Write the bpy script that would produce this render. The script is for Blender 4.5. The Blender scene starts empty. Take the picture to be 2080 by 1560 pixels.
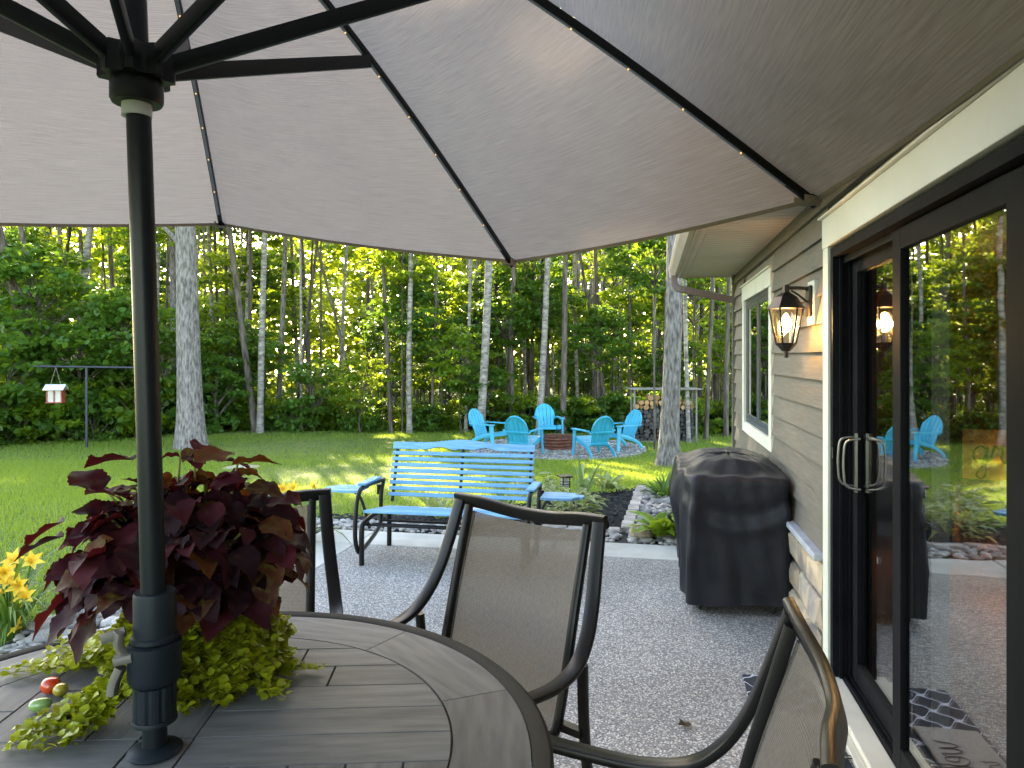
import bpy, bmesh, math, random
import numpy as np
from mathutils import Vector, Matrix, Euler
R = math.radians
sc = bpy.context.scene
COL = sc.collection
random.seed(7)
rng = np.random.default_rng(11)

# ------------------------------------------------------------------ camera, light, exposure
CAM_H = 1.57
F = 1450.0                      # focal length in photo pixels (2080 wide)
cam_d = bpy.data.cameras.new('camera')
cam = bpy.data.objects.new('camera', cam_d)
COL.objects.link(cam)
cam.location = (0, 0, CAM_H)
cam.rotation_euler = (R(90), 0, 0)
cam_d.sensor_width = 36.0
cam_d.lens = 36.0 * F / 2080.0
cam_d.shift_y = -55.0 / 2080.0
cam_d.clip_start = 0.02
cam_d.clip_end = 2000
sc.camera = cam

SUN_AZ = R(-20)                 # from the view direction, negative = left
SUN_EL = R(24.5)
to_sun = Vector((math.sin(SUN_AZ) * math.cos(SUN_EL), math.cos(SUN_AZ) * math.cos(SUN_EL), math.sin(SUN_EL)))
w = bpy.data.worlds.new('World'); sc.world = w
w.use_nodes = True
wn = w.node_tree.nodes; wl = w.node_tree.links
bg = wn['Background']
sky = wn.new('ShaderNodeTexSky')
sky.sky_type = 'NISHITA'
sky.sun_disc = False
sky.sun_elevation = SUN_EL
sky.sun_rotation = SUN_AZ
sky.dust_density = 1.2
sky.ozone_density = 0.6
wl.new(sky.outputs[0], bg.inputs[0])
bg.inputs[1].default_value = 0.15
sun_d = bpy.data.lights.new('sun', 'SUN')
sun_d.energy = 3.6
sun_d.angle = R(0.6)
sun_d.color = (1.0, 0.91, 0.74)
sun = bpy.data.objects.new('sun', sun_d)
COL.objects.link(sun)
sun.rotation_euler = to_sun.to_track_quat('Z', 'Y').to_euler()
sun.location = (0, 0, 30)
sc.view_settings.view_transform = 'Standard'
sc.view_settings.look = 'None'
sc.view_settings.gamma = 1.0
sc.view_settings.exposure = 3.3
sc.view_settings.use_white_balance = True
sc.view_settings.white_balance_temperature = 7400
sc.view_settings.white_balance_tint = 10
sc.render.engine = 'CYCLES'
sc.cycles.use_denoising = True
sc.cycles.max_bounces = 6
sc.cycles.diffuse_bounces = 3
sc.cycles.glossy_bounces = 3
sc.cycles.transparent_max_bounces = 8
sc.cycles.transmission_bounces = 4
sc.cycles.caustics_reflective = False
sc.cycles.caustics_refractive = False
sc.cycles.sample_clamp_indirect = 6.0

# ------------------------------------------------------------------ helpers: place
def at(px, py, Y):
    return Vector(((px - 1040) / F * Y, Y, CAM_H - (py - 725) / F * Y))

UV_ = Vector((0.1883, 0.9821, 0)); NV_ = Vector((-0.9821, 0.1883, 0)); W0 = Vector((1.553, 3.43, 0))
HOUSE_ROT = math.atan2(0.9821, 0.1883)
def H(u, n, z=0.0):
    p = W0 + UV_ * u + NV_ * n
    return Vector((p.x, p.y, z))
def to_un(x, y):
    d = Vector((x - W0.x, y - W0.y, 0))
    return d.dot(UV_), d.dot(NV_)

GY = [-50, 6.5, 14.4, 18.4, 24, 40, 90, 400]
GZ = [-.06, -.06, -.5, -.55, -.75, -1.0, -1.2, -1.5]
def gz(x, y):
    return float(np.interp(y, GY, GZ))
def on_ground(px, py):
    lo, hi = 2.0, 80.0
    for _ in range(50):
        m = (lo + hi) / 2
        z = CAM_H - (py - 725) / F * m
        if z > gz(0, m): lo = m
        else: hi = m
    p = at(px, py, lo)
    return Vector((p.x, p.y, gz(p.x, p.y)))

# ------------------------------------------------------------------ helpers: objects
def tag(o, label=None, cat=None, group=None, kind=None):
    if label: o['label'] = label
    if cat: o['category'] = cat
    if group: o['group'] = group
    if kind: o['kind'] = kind
    return o
def empty(name, loc=(0, 0, 0), rz=0.0, label=None, cat=None, group=None, parent=None, rot=None):
    o = bpy.data.objects.new(name, None)
    COL.objects.link(o)
    o.location = loc
    o.rotation_euler = rot if rot else (0, 0, rz)
    o.empty_display_size = 0.1
    if parent: o.parent = parent
    return tag(o, label, cat, group)
def link(name, me, parent=None, loc=None, rot=None, scale=None):
    o = bpy.data.objects.new(name, me)
    COL.objects.link(o)
    if parent: o.parent = parent
    if loc is not None: o.location = loc
    if rot is not None: o.rotation_euler = rot
    if scale is not None: o.scale = scale
    return o
def copy_tree(o, parent=None):
    c = o.copy(); COL.objects.link(c); c.parent = parent
    for ch in list(o.children): copy_tree(ch, c)
    return c
def np_mesh(name, V, Fc, mat, smooth=False):
    V = np.asarray(V, dtype=np.float32); Fc = np.asarray(Fc, dtype=np.int32)
    me = bpy.data.meshes.new(name)
    k = Fc.shape[1]
    me.vertices.add(len(V)); me.vertices.foreach_set('co', V.ravel())
    me.loops.add(Fc.size); me.loops.foreach_set('vertex_index', Fc.ravel())
    me.polygons.add(len(Fc))
    me.polygons.foreach_set('loop_start', np.arange(0, Fc.size, k, dtype=np.int32))
    me.polygons.foreach_set('loop_total', np.full(len(Fc), k, dtype=np.int32))
    if smooth: me.polygons.foreach_set('use_smooth', np.ones(len(Fc), dtype=bool))
    me.update(calc_edges=True)
    if mat: me.materials.append(mat)
    return me

class MB:
    """collects shapes and builds one mesh"""
    def __init__(s): s.v = []; s.f = []
    def add(s, vs, fs):
        b = len(s.v); s.v += [tuple(p) for p in vs]; s.f += [tuple(i + b for i in f) for f in fs]; return s
    def box(s, x0, x1, y0, y1, z0, z1, ch=0.0):
        if x0 > x1: x0, x1 = x1, x0
        if y0 > y1: y0, y1 = y1, y0
        if z0 > z1: z0, z1 = z1, z0
        if ch <= 0:
            vs = [(x0,y0,z0),(x1,y0,z0),(x1,y1,z0),(x0,y1,z0),(x0,y0,z1),(x1,y0,z1),(x1,y1,z1),(x0,y1,z1)]
            return s.add(vs, [(3,2,1,0),(4,5,6,7),(0,1,5,4),(1,2,6,5),(2,3,7,6),(3,0,4,7)])
        bm = bmesh.new(); bmesh.ops.create_cube(bm, size=1.0)
        bmesh.ops.scale(bm, vec=(x1-x0, y1-y0, z1-z0), verts=bm.verts)
        bmesh.ops.translate(bm, vec=((x0+x1)/2, (y0+y1)/2, (z0+z1)/2), verts=bm.verts)
        ch = min(ch, .45*min(x1-x0, y1-y0, z1-z0))
        bmesh.ops.bevel(bm, geom=bm.edges[:], offset=ch, segments=2, profile=0.5, affect='EDGES')
        bm.verts.index_update()
        s.add([v.co[:] for v in bm.verts], [[v.index for v in f.verts] for f in bm.faces]); bm.free()
        return s
    def prism(s, pts, z0, z1, ch=0.0):
        n = len(pts)
        c = Vector((sum(p[0] for p in pts)/n, sum(p[1] for p in pts)/n))
        vs = [(p[0], p[1], z0) for p in pts]
        if ch > 0:
            vs += [(p[0], p[1], z1 - ch) for p in pts]
            for p in pts:
                d = Vector((p[0], p[1])) - c; L = d.length or 1
                q = c + d * max(0, (L - ch) / L); vs.append((q.x, q.y, z1))
            fs = [tuple(range(n-1, -1, -1)), tuple(range(2*n, 3*n))]
            for r in range(2):
                for i in range(n): j = (i+1) % n; fs.append((r*n+i, r*n+j, (r+1)*n+j, (r+1)*n+i))
        else:
            vs += [(p[0], p[1], z1) for p in pts]
            fs = [tuple(range(n-1, -1, -1)), tuple(range(n, 2*n))]
            for i in range(n): j = (i+1) % n; fs.append((i, j, n+j, n+i))
        return s.add(vs, fs)
    def lathe(s, prof, seg=24, c=(0, 0, 0), cap=True):
        vs = []; fs = []
        for (r, z) in prof:
            for k in range(seg):
                a = 2*math.pi*k/seg; vs.append((c[0]+r*math.cos(a), c[1]+r*math.sin(a), c[2]+z))
        for i in range(len(prof)-1):
            for k in range(seg):
                k2 = (k+1) % seg; fs.append((i*seg+k, i*seg+k2, (i+1)*seg+k2, (i+1)*seg+k))
        if cap:
            fs.append(tuple(range(seg-1, -1, -1))); m = (len(prof)-1)*seg; fs.append(tuple(range(m, m+seg)))
        return s.add(vs, fs)
    def sweep(s, path, prof, side=None, cap=True, scale=None):
        """sweep a closed 2-D profile (a along side, b along normal) along path"""
        path = [Vector(p) for p in path]; n = len(path); m = len(prof); vs = []; fs = []
        prev = None
        for i, p in enumerate(path):
            t = (path[min(i+1, n-1)] - path[max(i-1, 0)]).normalized()
            if side is not None:
                sv = Vector(side); sv = (sv - t*sv.dot(t)).normalized()
            else:
                if prev is None:
                    ref = Vector((0, 0, 1)) if abs(t.z) < .9 else Vector((1, 0, 0))
                    sv = t.cross(ref).normalized()
                else: sv = (prev - t*prev.dot(t)).normalized()
                prev = sv
            nv = t.cross(sv).normalized()
            k = scale[i] if scale else 1.0
            for (a, b) in prof: vs.append(tuple(p + sv*a*k + nv*b*k))
        for i in range(n-1):
            for j in range(m):
                j2 = (j+1) % m; fs.append((i*m+j, i*m+j2, (i+1)*m+j2, (i+1)*m+j))
        if cap: fs.append(tuple(range(m-1, -1, -1))); fs.append(tuple(range((n-1)*m, n*m)))
        return s.add(vs, fs)
    def tube(s, path, r, seg=10, scale=None):
        return s.sweep(path, [(r*math.cos(2*math.pi*k/seg), r*math.sin(2*math.pi*k/seg)) for k in range(seg)], scale=scale)
    def mesh(s, name, mat, smooth=False):
        me = bpy.data.meshes.new(name); me.from_pydata(s.v, [], s.f)
        if mat: me.materials.append(mat)
        bm = bmesh.new(); bm.from_mesh(me); bmesh.ops.recalc_face_normals(bm, faces=bm.faces); bm.to_mesh(me); bm.free()
        if smooth:
            for p in me.polygons: p.use_smooth = True
            if smooth != 'all':
                try: me.set_sharp_from_angle(angle=R(40))
                except Exception: pass
        me.update(); return me
    def build(s, name, mat, parent=None, smooth=False, loc=None, rot=None):
        return link(name, s.mesh(name, mat, smooth), parent, loc, rot)

def rrect(a, b, r=None, k=2):
    """rounded rectangle profile, half sizes a x b"""
    r = min(a, b)*.55 if r is None else r; out = []
    for (cx, cy, st) in ((a-r, b-r, 0), (-(a-r), b-r, 90), (-(a-r), -(b-r), 180), (a-r, -(b-r), 270)):
        for i in range(k+1):
            t = R(st + 90*i/k); out.append((cx + r*math.cos(t), cy + r*math.sin(t)))
    return out
def cat(pts, n=8):
    P = [Vector(p) for p in pts]; out = []
    for i in range(len(P)-1):
        p0 = P[max(i-1, 0)]; p1 = P[i]; p2 = P[i+1]; p3 = P[min(i+2, len(P)-1)]
        for k in range(n):
            t = k/n
            out.append(.5*((2*p1)+(-p0+p2)*t+(2*p0-5*p1+4*p2-p3)*t*t+(-p0+3*p1-3*p2+p3)*t**3))
    out.append(P[-1]); return out

# ------------------------------------------------------------------ helpers: materials
def lin(h):
    h = h.lstrip('#'); c = [int(h[i:i+2], 16)/255 for i in (0, 2, 4)]
    return tuple(x/12.92 if x <= .04045 else ((x+.055)/1.055)**2.4 for x in c)
def base(name):
    m = bpy.data.materials.new(name); m.use_nodes = True
    nt = m.node_tree; return m, nt.nodes, nt.links, nt.nodes['Principled BSDF']
def coords(nd, lk, stretch=(1, 1, 1), kind='Object'):
    tc = nd.new('ShaderNodeTexCoord'); mp = nd.new('ShaderNodeMapping'); mp.inputs['Scale'].default_value = stretch
    lk.new(tc.outputs[kind], mp.inputs[0]); return mp.outputs[0]
def surf(name, c1, c2=None, scale=8, rough=.6, stretch=(1, 1, 1), detail=6, bump=0.0, bscale=None, metal=0.0,
         lo=.35, hi=.65, island=0.0, objrand=0.0, spec=.5, bstretch=None, bdist=.01, coat=0.0):
    m, nd, lk, b = base(name)
    c2 = c2 or c1
    v = coords(nd, lk, stretch)
    nz = nd.new('ShaderNodeTexNoise'); nz.inputs['Scale'].default_value = scale; nz.inputs['Detail'].default_value = detail
    lk.new(v, nz.inputs['Vector'])
    rp = nd.new('ShaderNodeValToRGB'); rp.color_ramp.elements[0].position = lo; rp.color_ramp.elements[1].position = hi
    rp.color_ramp.elements[0].color = (*c1, 1); rp.color_ramp.elements[1].color = (*c2, 1)
    lk.new(nz.outputs[0], rp.inputs[0]); out = rp.outputs[0]
    if island or objrand:
        hs = nd.new('ShaderNodeHueSaturation'); lk.new(out, hs.inputs['Color'])
        if island: src = nd.new('ShaderNodeNewGeometry').outputs['Random Per Island']; a = island
        else: src = nd.new('ShaderNodeObjectInfo').outputs['Random']; a = objrand
        mr = nd.new('ShaderNodeMapRange'); mr.inputs[3].default_value = 1-a; mr.inputs[4].default_value = 1+a
        lk.new(src, mr.inputs[0]); lk.new(mr.outputs[0], hs.inputs['Value']); out = hs.outputs[0]
    lk.new(out, b.inputs['Base Color'])
    b.inputs['Roughness'].default_value = rough; b.inputs['Metallic'].default_value = metal
    b.inputs['Specular IOR Level'].default_value = spec
    if coat: b.inputs['Coat Weight'].default_value = coat; b.inputs['Coat Roughness'].default_value = .15
    if bump:
        n2 = nd.new('ShaderNodeTexNoise'); n2.inputs['Scale'].default_value = bscale or scale*3; n2.inputs['Detail'].default_value = 5
        lk.new(coords(nd, lk, bstretch or stretch), n2.inputs['Vector'])
        bp = nd.new('ShaderNodeBump'); bp.inputs['Strength'].default_value = bump; bp.inputs['Distance'].default_value = bdist
        lk.new(n2.outputs[0], bp.inputs['Height']); lk.new(bp.outputs[0], b.inputs['Normal'])
    return m
def leafmat(name, c1, c2, trans, tmix=.45, rough=.45, island=True, spec=.35, vein=None, objr=.25):
    """leaf: diffuse/gloss top, light passing through"""
    m, nd, lk, b = base(name)
    geo = nd.new('ShaderNodeNewGeometry'); oi = nd.new('ShaderNodeObjectInfo')
    rp = nd.new('ShaderNodeValToRGB'); rp.color_ramp.elements[0].color = (*c1, 1); rp.color_ramp.elements[1].color = (*c2, 1)
    lk.new(geo.outputs['Random Per Island'] if island else oi.outputs['Random'], rp.inputs[0])
    out = rp.outputs[0]
    hs = nd.new('ShaderNodeHueSaturation'); mr = nd.new('ShaderNodeMapRange')
    mr.inputs[3].default_value = 1-objr; mr.inputs[4].default_value = 1+objr
    lk.new(oi.outputs['Random'], mr.inputs[0]); lk.new(mr.outputs[0], hs.inputs['Value']); lk.new(out, hs.inputs['Color']); out = hs.outputs[0]
    if vein:
        vein_c, scale, lo, hi = vein
        nz = nd.new('ShaderNodeTexNoise'); nz.inputs['Scale'].default_value = scale; nz.inputs['Detail'].default_value = 4
        lk.new(coords(nd, lk), nz.inputs['Vector'])
        r2 = nd.new('ShaderNodeMapRange'); r2.inputs[1].default_value = lo; r2.inputs[2].default_value = hi
        lk.new(nz.outputs[0], r2.inputs[0])
        mx = nd.new('ShaderNodeMixRGB'); mx.inputs[2].default_value = (*vein_c, 1)
        lk.new(r2.outputs[0], mx.inputs[0]); lk.new(out, mx.inputs[1]); out = mx.outputs[0]
    lk.new(out, b.inputs['Base Color']); b.inputs['Roughness'].default_value = rough; b.inputs['Specular IOR Level'].default_value = spec
    tr = nd.new('ShaderNodeBsdfTranslucent'); tr.inputs[0].default_value = (*trans, 1)
    mix = nd.new('ShaderNodeMixShader'); mix.inputs[0].default_value = tmix
    lk.new(b.outputs[0], mix.inputs[1]); lk.new(tr.outputs[0], mix.inputs[2])
    lk.new(mix.outputs[0], nd['Material Output'].inputs[0]); return m
def emit(name, col, st):
    m, nd, lk, b = base(name)
    b.inputs['Base Color'].default_value = (*col, 1); b.inputs['Emission Color'].default_value = (*col, 1); b.inputs['Emission Strength'].default_value = st
    return m
def cloth(name, c1, c2, trans, tmix, scale, stretch, alpha=0.0, bump=.15, weave=None, kind='Object', stain=0.0):
    m, nd, lk, b = base(name)
    nz = nd.new('ShaderNodeTexNoise'); nz.inputs['Scale'].default_value = scale; nz.inputs['Detail'].default_value = 5
    lk.new(coords(nd, lk, stretch, kind), nz.inputs['Vector'])
    rp = nd.new('ShaderNodeValToRGB'); rp.color_ramp.elements[0].position = .36; rp.color_ramp.elements[1].position = .64
    rp.color_ramp.elements[0].color = (*c1, 1); rp.color_ramp.elements[1].color = (*c2, 1); lk.new(nz.outputs[0], rp.inputs[0])
    lk.new(rp.outputs[0], b.inputs['Base Color']); b.inputs['Roughness'].default_value = .85; b.inputs['Specular IOR Level'].default_value = .2
    bp = nd.new('ShaderNodeBump'); bp.inputs['Strength'].default_value = bump; bp.inputs['Distance'].default_value = .004
    lk.new(nz.outputs[0], bp.inputs['Height'])
    if stain:
        n3 = nd.new('ShaderNodeTexNoise'); n3.inputs['Scale'].default_value = 2.6; n3.inputs['Detail'].default_value = 7
        lk.new(coords(nd, lk), n3.inputs['Vector'])
        m3 = nd.new('ShaderNodeMapRange'); m3.inputs[1].default_value = .35; m3.inputs[2].default_value = .65; m3.inputs[3].default_value = 1-stain; m3.inputs[4].default_value = 1+stain*.3
        lk.new(n3.outputs[0], m3.inputs[0])
        h3 = nd.new('ShaderNodeHueSaturation'); lk.new(rp.outputs[0], h3.inputs['Color']); lk.new(m3.outputs[0], h3.inputs['Value']); lk.new(h3.outputs[0], b.inputs['Base Color'])
    if weave:
        wv = nd.new('ShaderNodeTexWave'); wv.bands_direction = 'Z'; wv.inputs['Scale'].default_value = weave; wv.inputs['Distortion'].default_value = 1.0
        lk.new(coords(nd, lk), wv.inputs['Vector'])
        mm = nd.new('ShaderNodeMixRGB'); mm.blend_type = 'MULTIPLY'; mm.inputs[0].default_value = .45
        lk.new(rp.outputs[0], mm.inputs[1]); lk.new(wv.outputs[0], mm.inputs[2]); lk.new(mm.outputs[0], b.inputs['Base Color'])
    tr = nd.new('ShaderNodeBsdfTranslucent'); tr.inputs[0].default_value = (*trans, 1)
    mul = nd.new('ShaderNodeMixRGB'); mul.blend_type = 'MULTIPLY'; mul.inputs[0].default_value = .6; mul.inputs[1].default_value = (*trans, 1)
    sca = nd.new('ShaderNodeMixRGB'); sca.blend_type = 'MIX'; sca.inputs[0].default_value = .55; sca.inputs[2].default_value = (1, 1, 1, 1)
    lk.new(rp.outputs[0], sca.inputs[1]); lk.new(sca.outputs[0], mul.inputs[2]); lk.new(mul.outputs[0], tr.inputs[0])
    mix = nd.new('ShaderNodeMixShader'); mix.inputs[0].default_value = tmix
    lk.new(bp.outputs[0], b.inputs['Normal'])
    lk.new(b.outputs[0], mix.inputs[1]); lk.new(tr.outputs[0], mix.inputs[2]); res = mix.outputs[0]
    if alpha:
        tp = nd.new('ShaderNodeBsdfTransparent'); m2 = nd.new('ShaderNodeMixShader'); m2.inputs[0].default_value = alpha
        lk.new(res, m2.inputs[1]); lk.new(tp.outputs[0], m2.inputs[2]); res = m2.outputs[0]
    lk.new(res, nd['Material Output'].inputs[0]); return m
def glass(name, tint, f0, f1, rough=0.0, wav=0.0):
    m, nd, lk, b = base(name)
    nd.remove(b)
    lw = nd.new('ShaderNodeLayerWeight'); lw.inputs[0].default_value = .35
    mr = nd.new('ShaderNodeMapRange'); mr.inputs[3].default_value = f0; mr.inputs[4].default_value = f1
    lk.new(lw.outputs['Facing'], mr.inputs[0])
    tp = nd.new('ShaderNodeBsdfTransparent'); tp.inputs[0].default_value = (*tint, 1)
    gl = nd.new('ShaderNodeBsdfGlossy'); gl.inputs['Roughness'].default_value = rough; gl.inputs[0].default_value = (.92, .95, .95, 1)
    if wav:
        nz = nd.new('ShaderNodeTexNoise'); nz.inputs['Scale'].default_value = 1.0; nz.inputs['Detail'].default_value = 1
        lk.new(coords(nd, lk, (1.5, 1, 9)), nz.inputs['Vector'])
        bp = nd.new('ShaderNodeBump'); bp.inputs['Strength'].default_value = wav; bp.inputs['Distance'].default_value = .002
        lk.new(nz.outputs[0], bp.inputs['Height']); lk.new(bp.outputs[0], gl.inputs['Normal'])
    mix = nd.new('ShaderNodeMixShader'); lk.new(mr.outputs[0], mix.inputs[0])
    lk.new(tp.outputs[0], mix.inputs[1]); lk.new(gl.outputs[0], mix.inputs[2])
    lk.new(mix.outputs[0], nd['Material Output'].inputs[0]); return m
def voro(name, cols, scale, rough=.8, bump=.5, dist=.004, grout=None, dirt=None):
    """small stones seen as one surface: a colour for every cell"""
    m, nd, lk, b = base(name)
    v = coords(nd, lk)
    vo = nd.new('ShaderNodeTexVoronoi'); vo.inputs['Scale'].default_value = scale; lk.new(v, vo.inputs['Vector'])
    sp = nd.new('ShaderNodeSeparateColor'); lk.new(vo.outputs['Color'], sp.inputs[0])
    rp = nd.new('ShaderNodeValToRGB'); rp.color_ramp.interpolation = 'CONSTANT'
    while len(rp.color_ramp.elements) < len(cols): rp.color_ramp.elements.new(.5)
    for i, c in enumerate(cols): rp.color_ramp.elements[i].position = i/len(cols); rp.color_ramp.elements[i].color = (*c, 1)
    lk.new(sp.outputs[0], rp.inputs[0]); out = rp.outputs[0]
    if grout:
        mr = nd.new('ShaderNodeMapRange'); mr.inputs[1].default_value = .45; mr.inputs[2].default_value = .62
        lk.new(vo.outputs['Distance'], mr.inputs[0])
        mx = nd.new('ShaderNodeMixRGB'); mx.inputs[2].default_value = (*grout, 1); lk.new(mr.outputs[0], mx.inputs[0]); lk.new(out, mx.inputs[1]); out = mx.outputs[0]
    if dirt:
        nz = nd.new('ShaderNodeTexNoise'); nz.inputs['Scale'].default_value = .9; nz.inputs['Detail'].default_value = 4; lk.new(v, nz.inputs['Vector'])
        m3 = nd.new('ShaderNodeMapRange'); m3.inputs[1].default_value = .35; m3.inputs[2].default_value = .7; m3.inputs[3].default_value = 1-dirt; m3.inputs[4].default_value = 1+dirt*.4
        lk.new(nz.outputs[0], m3.inputs[0])
        hs = nd.new('ShaderNodeHueSaturation'); lk.new(out, hs.inputs['Color']); lk.new(m3.outputs[0], hs.inputs['Value']); out = hs.outputs[0]
    lk.new(out, b.inputs['Base Color']); b.inputs['Roughness'].default_value = rough
    inv = nd.new('ShaderNodeMath'); inv.operation = 'SUBTRACT'; inv.inputs[0].default_value = 1; lk.new(vo.outputs['Distance'], inv.inputs[1])
    bp = nd.new('ShaderNodeBump'); bp.inputs['Strength'].default_value = bump; bp.inputs['Distance'].default_value = dist
    lk.new(inv.outputs[0], bp.inputs['Height']); lk.new(bp.outputs[0], b.inputs['Normal'])
    return m

M = {}
M['soil'] = surf('lawn soil', (.045, .075, .012), (.085, .13, .022), 3, .9, bump=.3, bscale=60)
M['grass'] = leafmat('grass', (.105, .175, .020), (.235, .32, .045), (.36, .46, .045), .45, .5, objr=.05, vein=((.20, .27, .05), 1.1, .48, .78))
M['aggregate'] = voro('exposed aggregate', [lin('#a39e97'), lin('#757371'), lin('#bcb6ac'), lin('#565557'), lin('#d3cdc3'), lin('#8e8881'), lin('#a09387'), lin('#c5bfb8')], 115, .8, .6, .004, (.20, .195, .19), .28)
M['concrete'] = surf('broom concrete', lin('#a8a49c'), lin('#bdb8ae'), 3, .85, bump=.25, bscale=180, detail=8)
M['gravel'] = voro('pit gravel', [lin('#8d8680'), lin('#b3aaa2'), lin('#6b6662'), lin('#a59587'), lin('#c9c1b8')], 28, .85, 1.0, .02, (.10, .095, .09), .1)
M['mulch'] = surf('black mulch', (.010, .009, .009), (.032, .028, .026), 30, .9, bump=.8, bscale=90)
M['chip'] = surf('mulch chip', (.010, .009, .009), (.03, .027, .025), 20, .85, island=.5)
M['stone'] = surf('river stone', lin('#76716d'), lin('#a9a29b'), 9, .7, objrand=.42, bump=.15, bscale=30)
M['stones'] = surf('river stones', lin('#6f6b69'), lin('#a79f97'), 4, .75, island=.45)
M['boulder'] = surf('boulder', lin('#8f7f6c'), lin('#b8a893'), 6, .85, bump=.4, bscale=24)
M['boulder_white'] = surf('pale boulder', lin('#bdb3ab'), lin('#e0d7cf'), 6, .85, bump=.5, bscale=18)
M['paver'] = surf('paver', lin('#8b8078'), lin('#b5a89b'), 8, .9, objrand=.15, bump=.4, bscale=60)
M['siding'] = surf('lap siding', lin('#5c564c'), lin('#686256'), 5, .66, stretch=(1, 1, 14), bump=.28, bscale=16, bstretch=(1, 1, 11), objrand=.05, bdist=.006)
M['trim'] = surf('cream trim', lin('#c5c4b2'), lin('#d2d1c0'), 2, .55, bump=.05, bscale=80)
M['soffit'] = surf('soffit vinyl', lin('#c4b5a8'), lin('#cfc0b3'), 2, .5)
M['gutter'] = surf('gutter', lin('#b3a294'), lin('#bfae9f'), 2, .35)
M['spout'] = surf('downspout', lin('#6b5a53'), lin('#786760'), 3, .4)
M['ledge'] = surf('stone ledge', lin('#8f9196'), lin('#a9abb0'), 5, .6)
M['veneer'] = surf('stone veneer', lin('#7b746c'), lin('#b8a284'), 5, .9, bump=1.0, bscale=11, objrand=.35, bdist=.03)
M['mortar'] = surf('mortar', lin('#77716a'), lin('#8a847c'), 12, .95, bump=.4)
M['shingle'] = surf('shingle', (.045, .04, .037), (.08, .072, .066), 30, .95, bump=.5)
M['black_frame'] = surf('black aluminium', (.006, .0065, .008), (.010, .011, .012), 4, .6, spec=.06)
M['sash'] = surf('window sash', (.045, .047, .05), (.06, .062, .066), 4, .35)
M['steel'] = surf('brushed steel', (.22, .215, .205), (.28, .275, .265), 10, .35, metal=1.0)
M['sill'] = surf('door sill', lin('#b9b4a4'), lin('#cac5b5'), 4, .5)
M['door_glass'] = glass('door glass', (.90, .87, .82), .05, .60, wav=.25)
M['win_glass'] = glass('window glass', (.55, .56, .56), .30, .96, wav=.1)
M['lamp_glass'] = glass('lantern glass', (.95, .9, .8), .04, .4)
M['bronze'] = surf('bronze metal', (.022, .017, .014), (.04, .03, .024), 12, .42, metal=.6)
M['chair_frame'] = surf('brown aluminium', (.010, .009, .0085), (.015, .013, .012), 5, .34, metal=.0, spec=.22)
M['sling'] = cloth('sling fabric', lin('#8b8077'), lin('#9e9389'), lin('#938777'), .36, 220, (1, 1, .25), .10, .2, weave=62)
M['canopy'] = cloth('canopy cloth', lin('#958a82'), lin('#b9aea6'), lin('#a4978d'), .44, 1.0, (10, 420, 1), 0, .5, kind='UV', stain=.16)
M['rib'] = surf('umbrella metal', (.006, .007, .007), (.010, .011, .011), 6, .42, spec=.2)
M['rib_grey'] = surf('rib channel', (.16, .17, .18), (.2, .21, .22), 6, .4, metal=.5)
M['pole'] = surf('pole paint', (.006, .008, .010), (.009, .012, .014), 5, .36, bump=.05, bscale=120, spec=.22)
M['plastic_dark'] = surf('dark plastic', (.008, .012, .016), (.012, .017, .022), 8, .5, spec=.18)
M['plastic_tan'] = surf('tan plastic', lin('#5c584f'), lin('#6a655b'), 8, .5)
M['white_plastic'] = surf('white plastic', (.5, .5, .47), (.6, .6, .57), 8, .5)
M['led'] = emit('led', (1, .62, .25), .14)
M['tile'] = surf('table plank', lin('#575654'), lin('#7b7976'), 5, .62, stretch=(1, 7, 1), bump=.10, bscale=24, objrand=.14, detail=9, spec=.22, lo=.25, hi=.75)
M['table_frame'] = surf('table metal', (.014, .015, .014), (.022, .022, .020), 5, .6, spec=.10)
M['bench_paint'] = surf('blue paint', lin('#5590b6'), lin('#73a9c9'), 9, .55, stretch=(.6, 9, 9), objrand=.08, bump=.25, bscale=14, detail=9)
M['adirondack'] = surf('turquoise plastic', lin('#1b97b6'), lin('#2aa6c4'), 5, .42, objrand=.04)
M['cover'] = surf('grill cover', (.005, .006, .010), (.008, .009, .014), 3, .5, bump=.35, bscale=5, bdist=.03, spec=.32)
M['rubber'] = surf('rubber', (.012, .012, .012), None, 8, .7)
M['rust'] = surf('rusty steel', lin('#4a2a20'), lin('#7c4b34'), 9, .8, bump=.3, stretch=(1, 1, 4))
M['bark'] = surf('grey bark', lin('#57504b'), lin('#938a83'), 6, .95, stretch=(4, 4, 1.0), bump=1.0, bscale=10, bdist=.05, lo=.36, hi=.64, detail=12)
M['bark_pale'] = surf('pale bark', lin('#5f5852'), lin('#a0978e'), 6, .9, stretch=(1, 1, 2.6), bump=.5, bscale=8, bdist=.02, detail=8)
M['bark_dark'] = surf('dark bark', lin('#3b332d'), lin('#6d6258'), 5, .95, stretch=(3, 3, .5), bump=.8, bscale=9, bdist=.03, objrand=.3)
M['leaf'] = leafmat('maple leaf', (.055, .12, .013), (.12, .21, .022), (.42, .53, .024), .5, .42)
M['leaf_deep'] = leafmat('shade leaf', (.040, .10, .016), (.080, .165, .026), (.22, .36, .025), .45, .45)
M['leaf_far'] = leafmat('far leaf', (.06, .12, .012), (.13, .21, .022), (.34, .42, .022), .5, .5)
M['coleus'] = leafmat('coleus leaf', (.014, .003, .008), (.045, .006, .011), (.14, .010, .011), .25, .66, island=False, vein=((.07, .026, .010), 38, .54, .72), objr=.5, spec=.2)
M['coleus_rust'] = leafmat('rusty coleus leaf', (.045, .013, .007), (.10, .028, .009), (.26, .065, .01), .25, .66, island=False, vein=((.11, .09, .014), 40, .48, .66), objr=.35, spec=.25)
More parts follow.
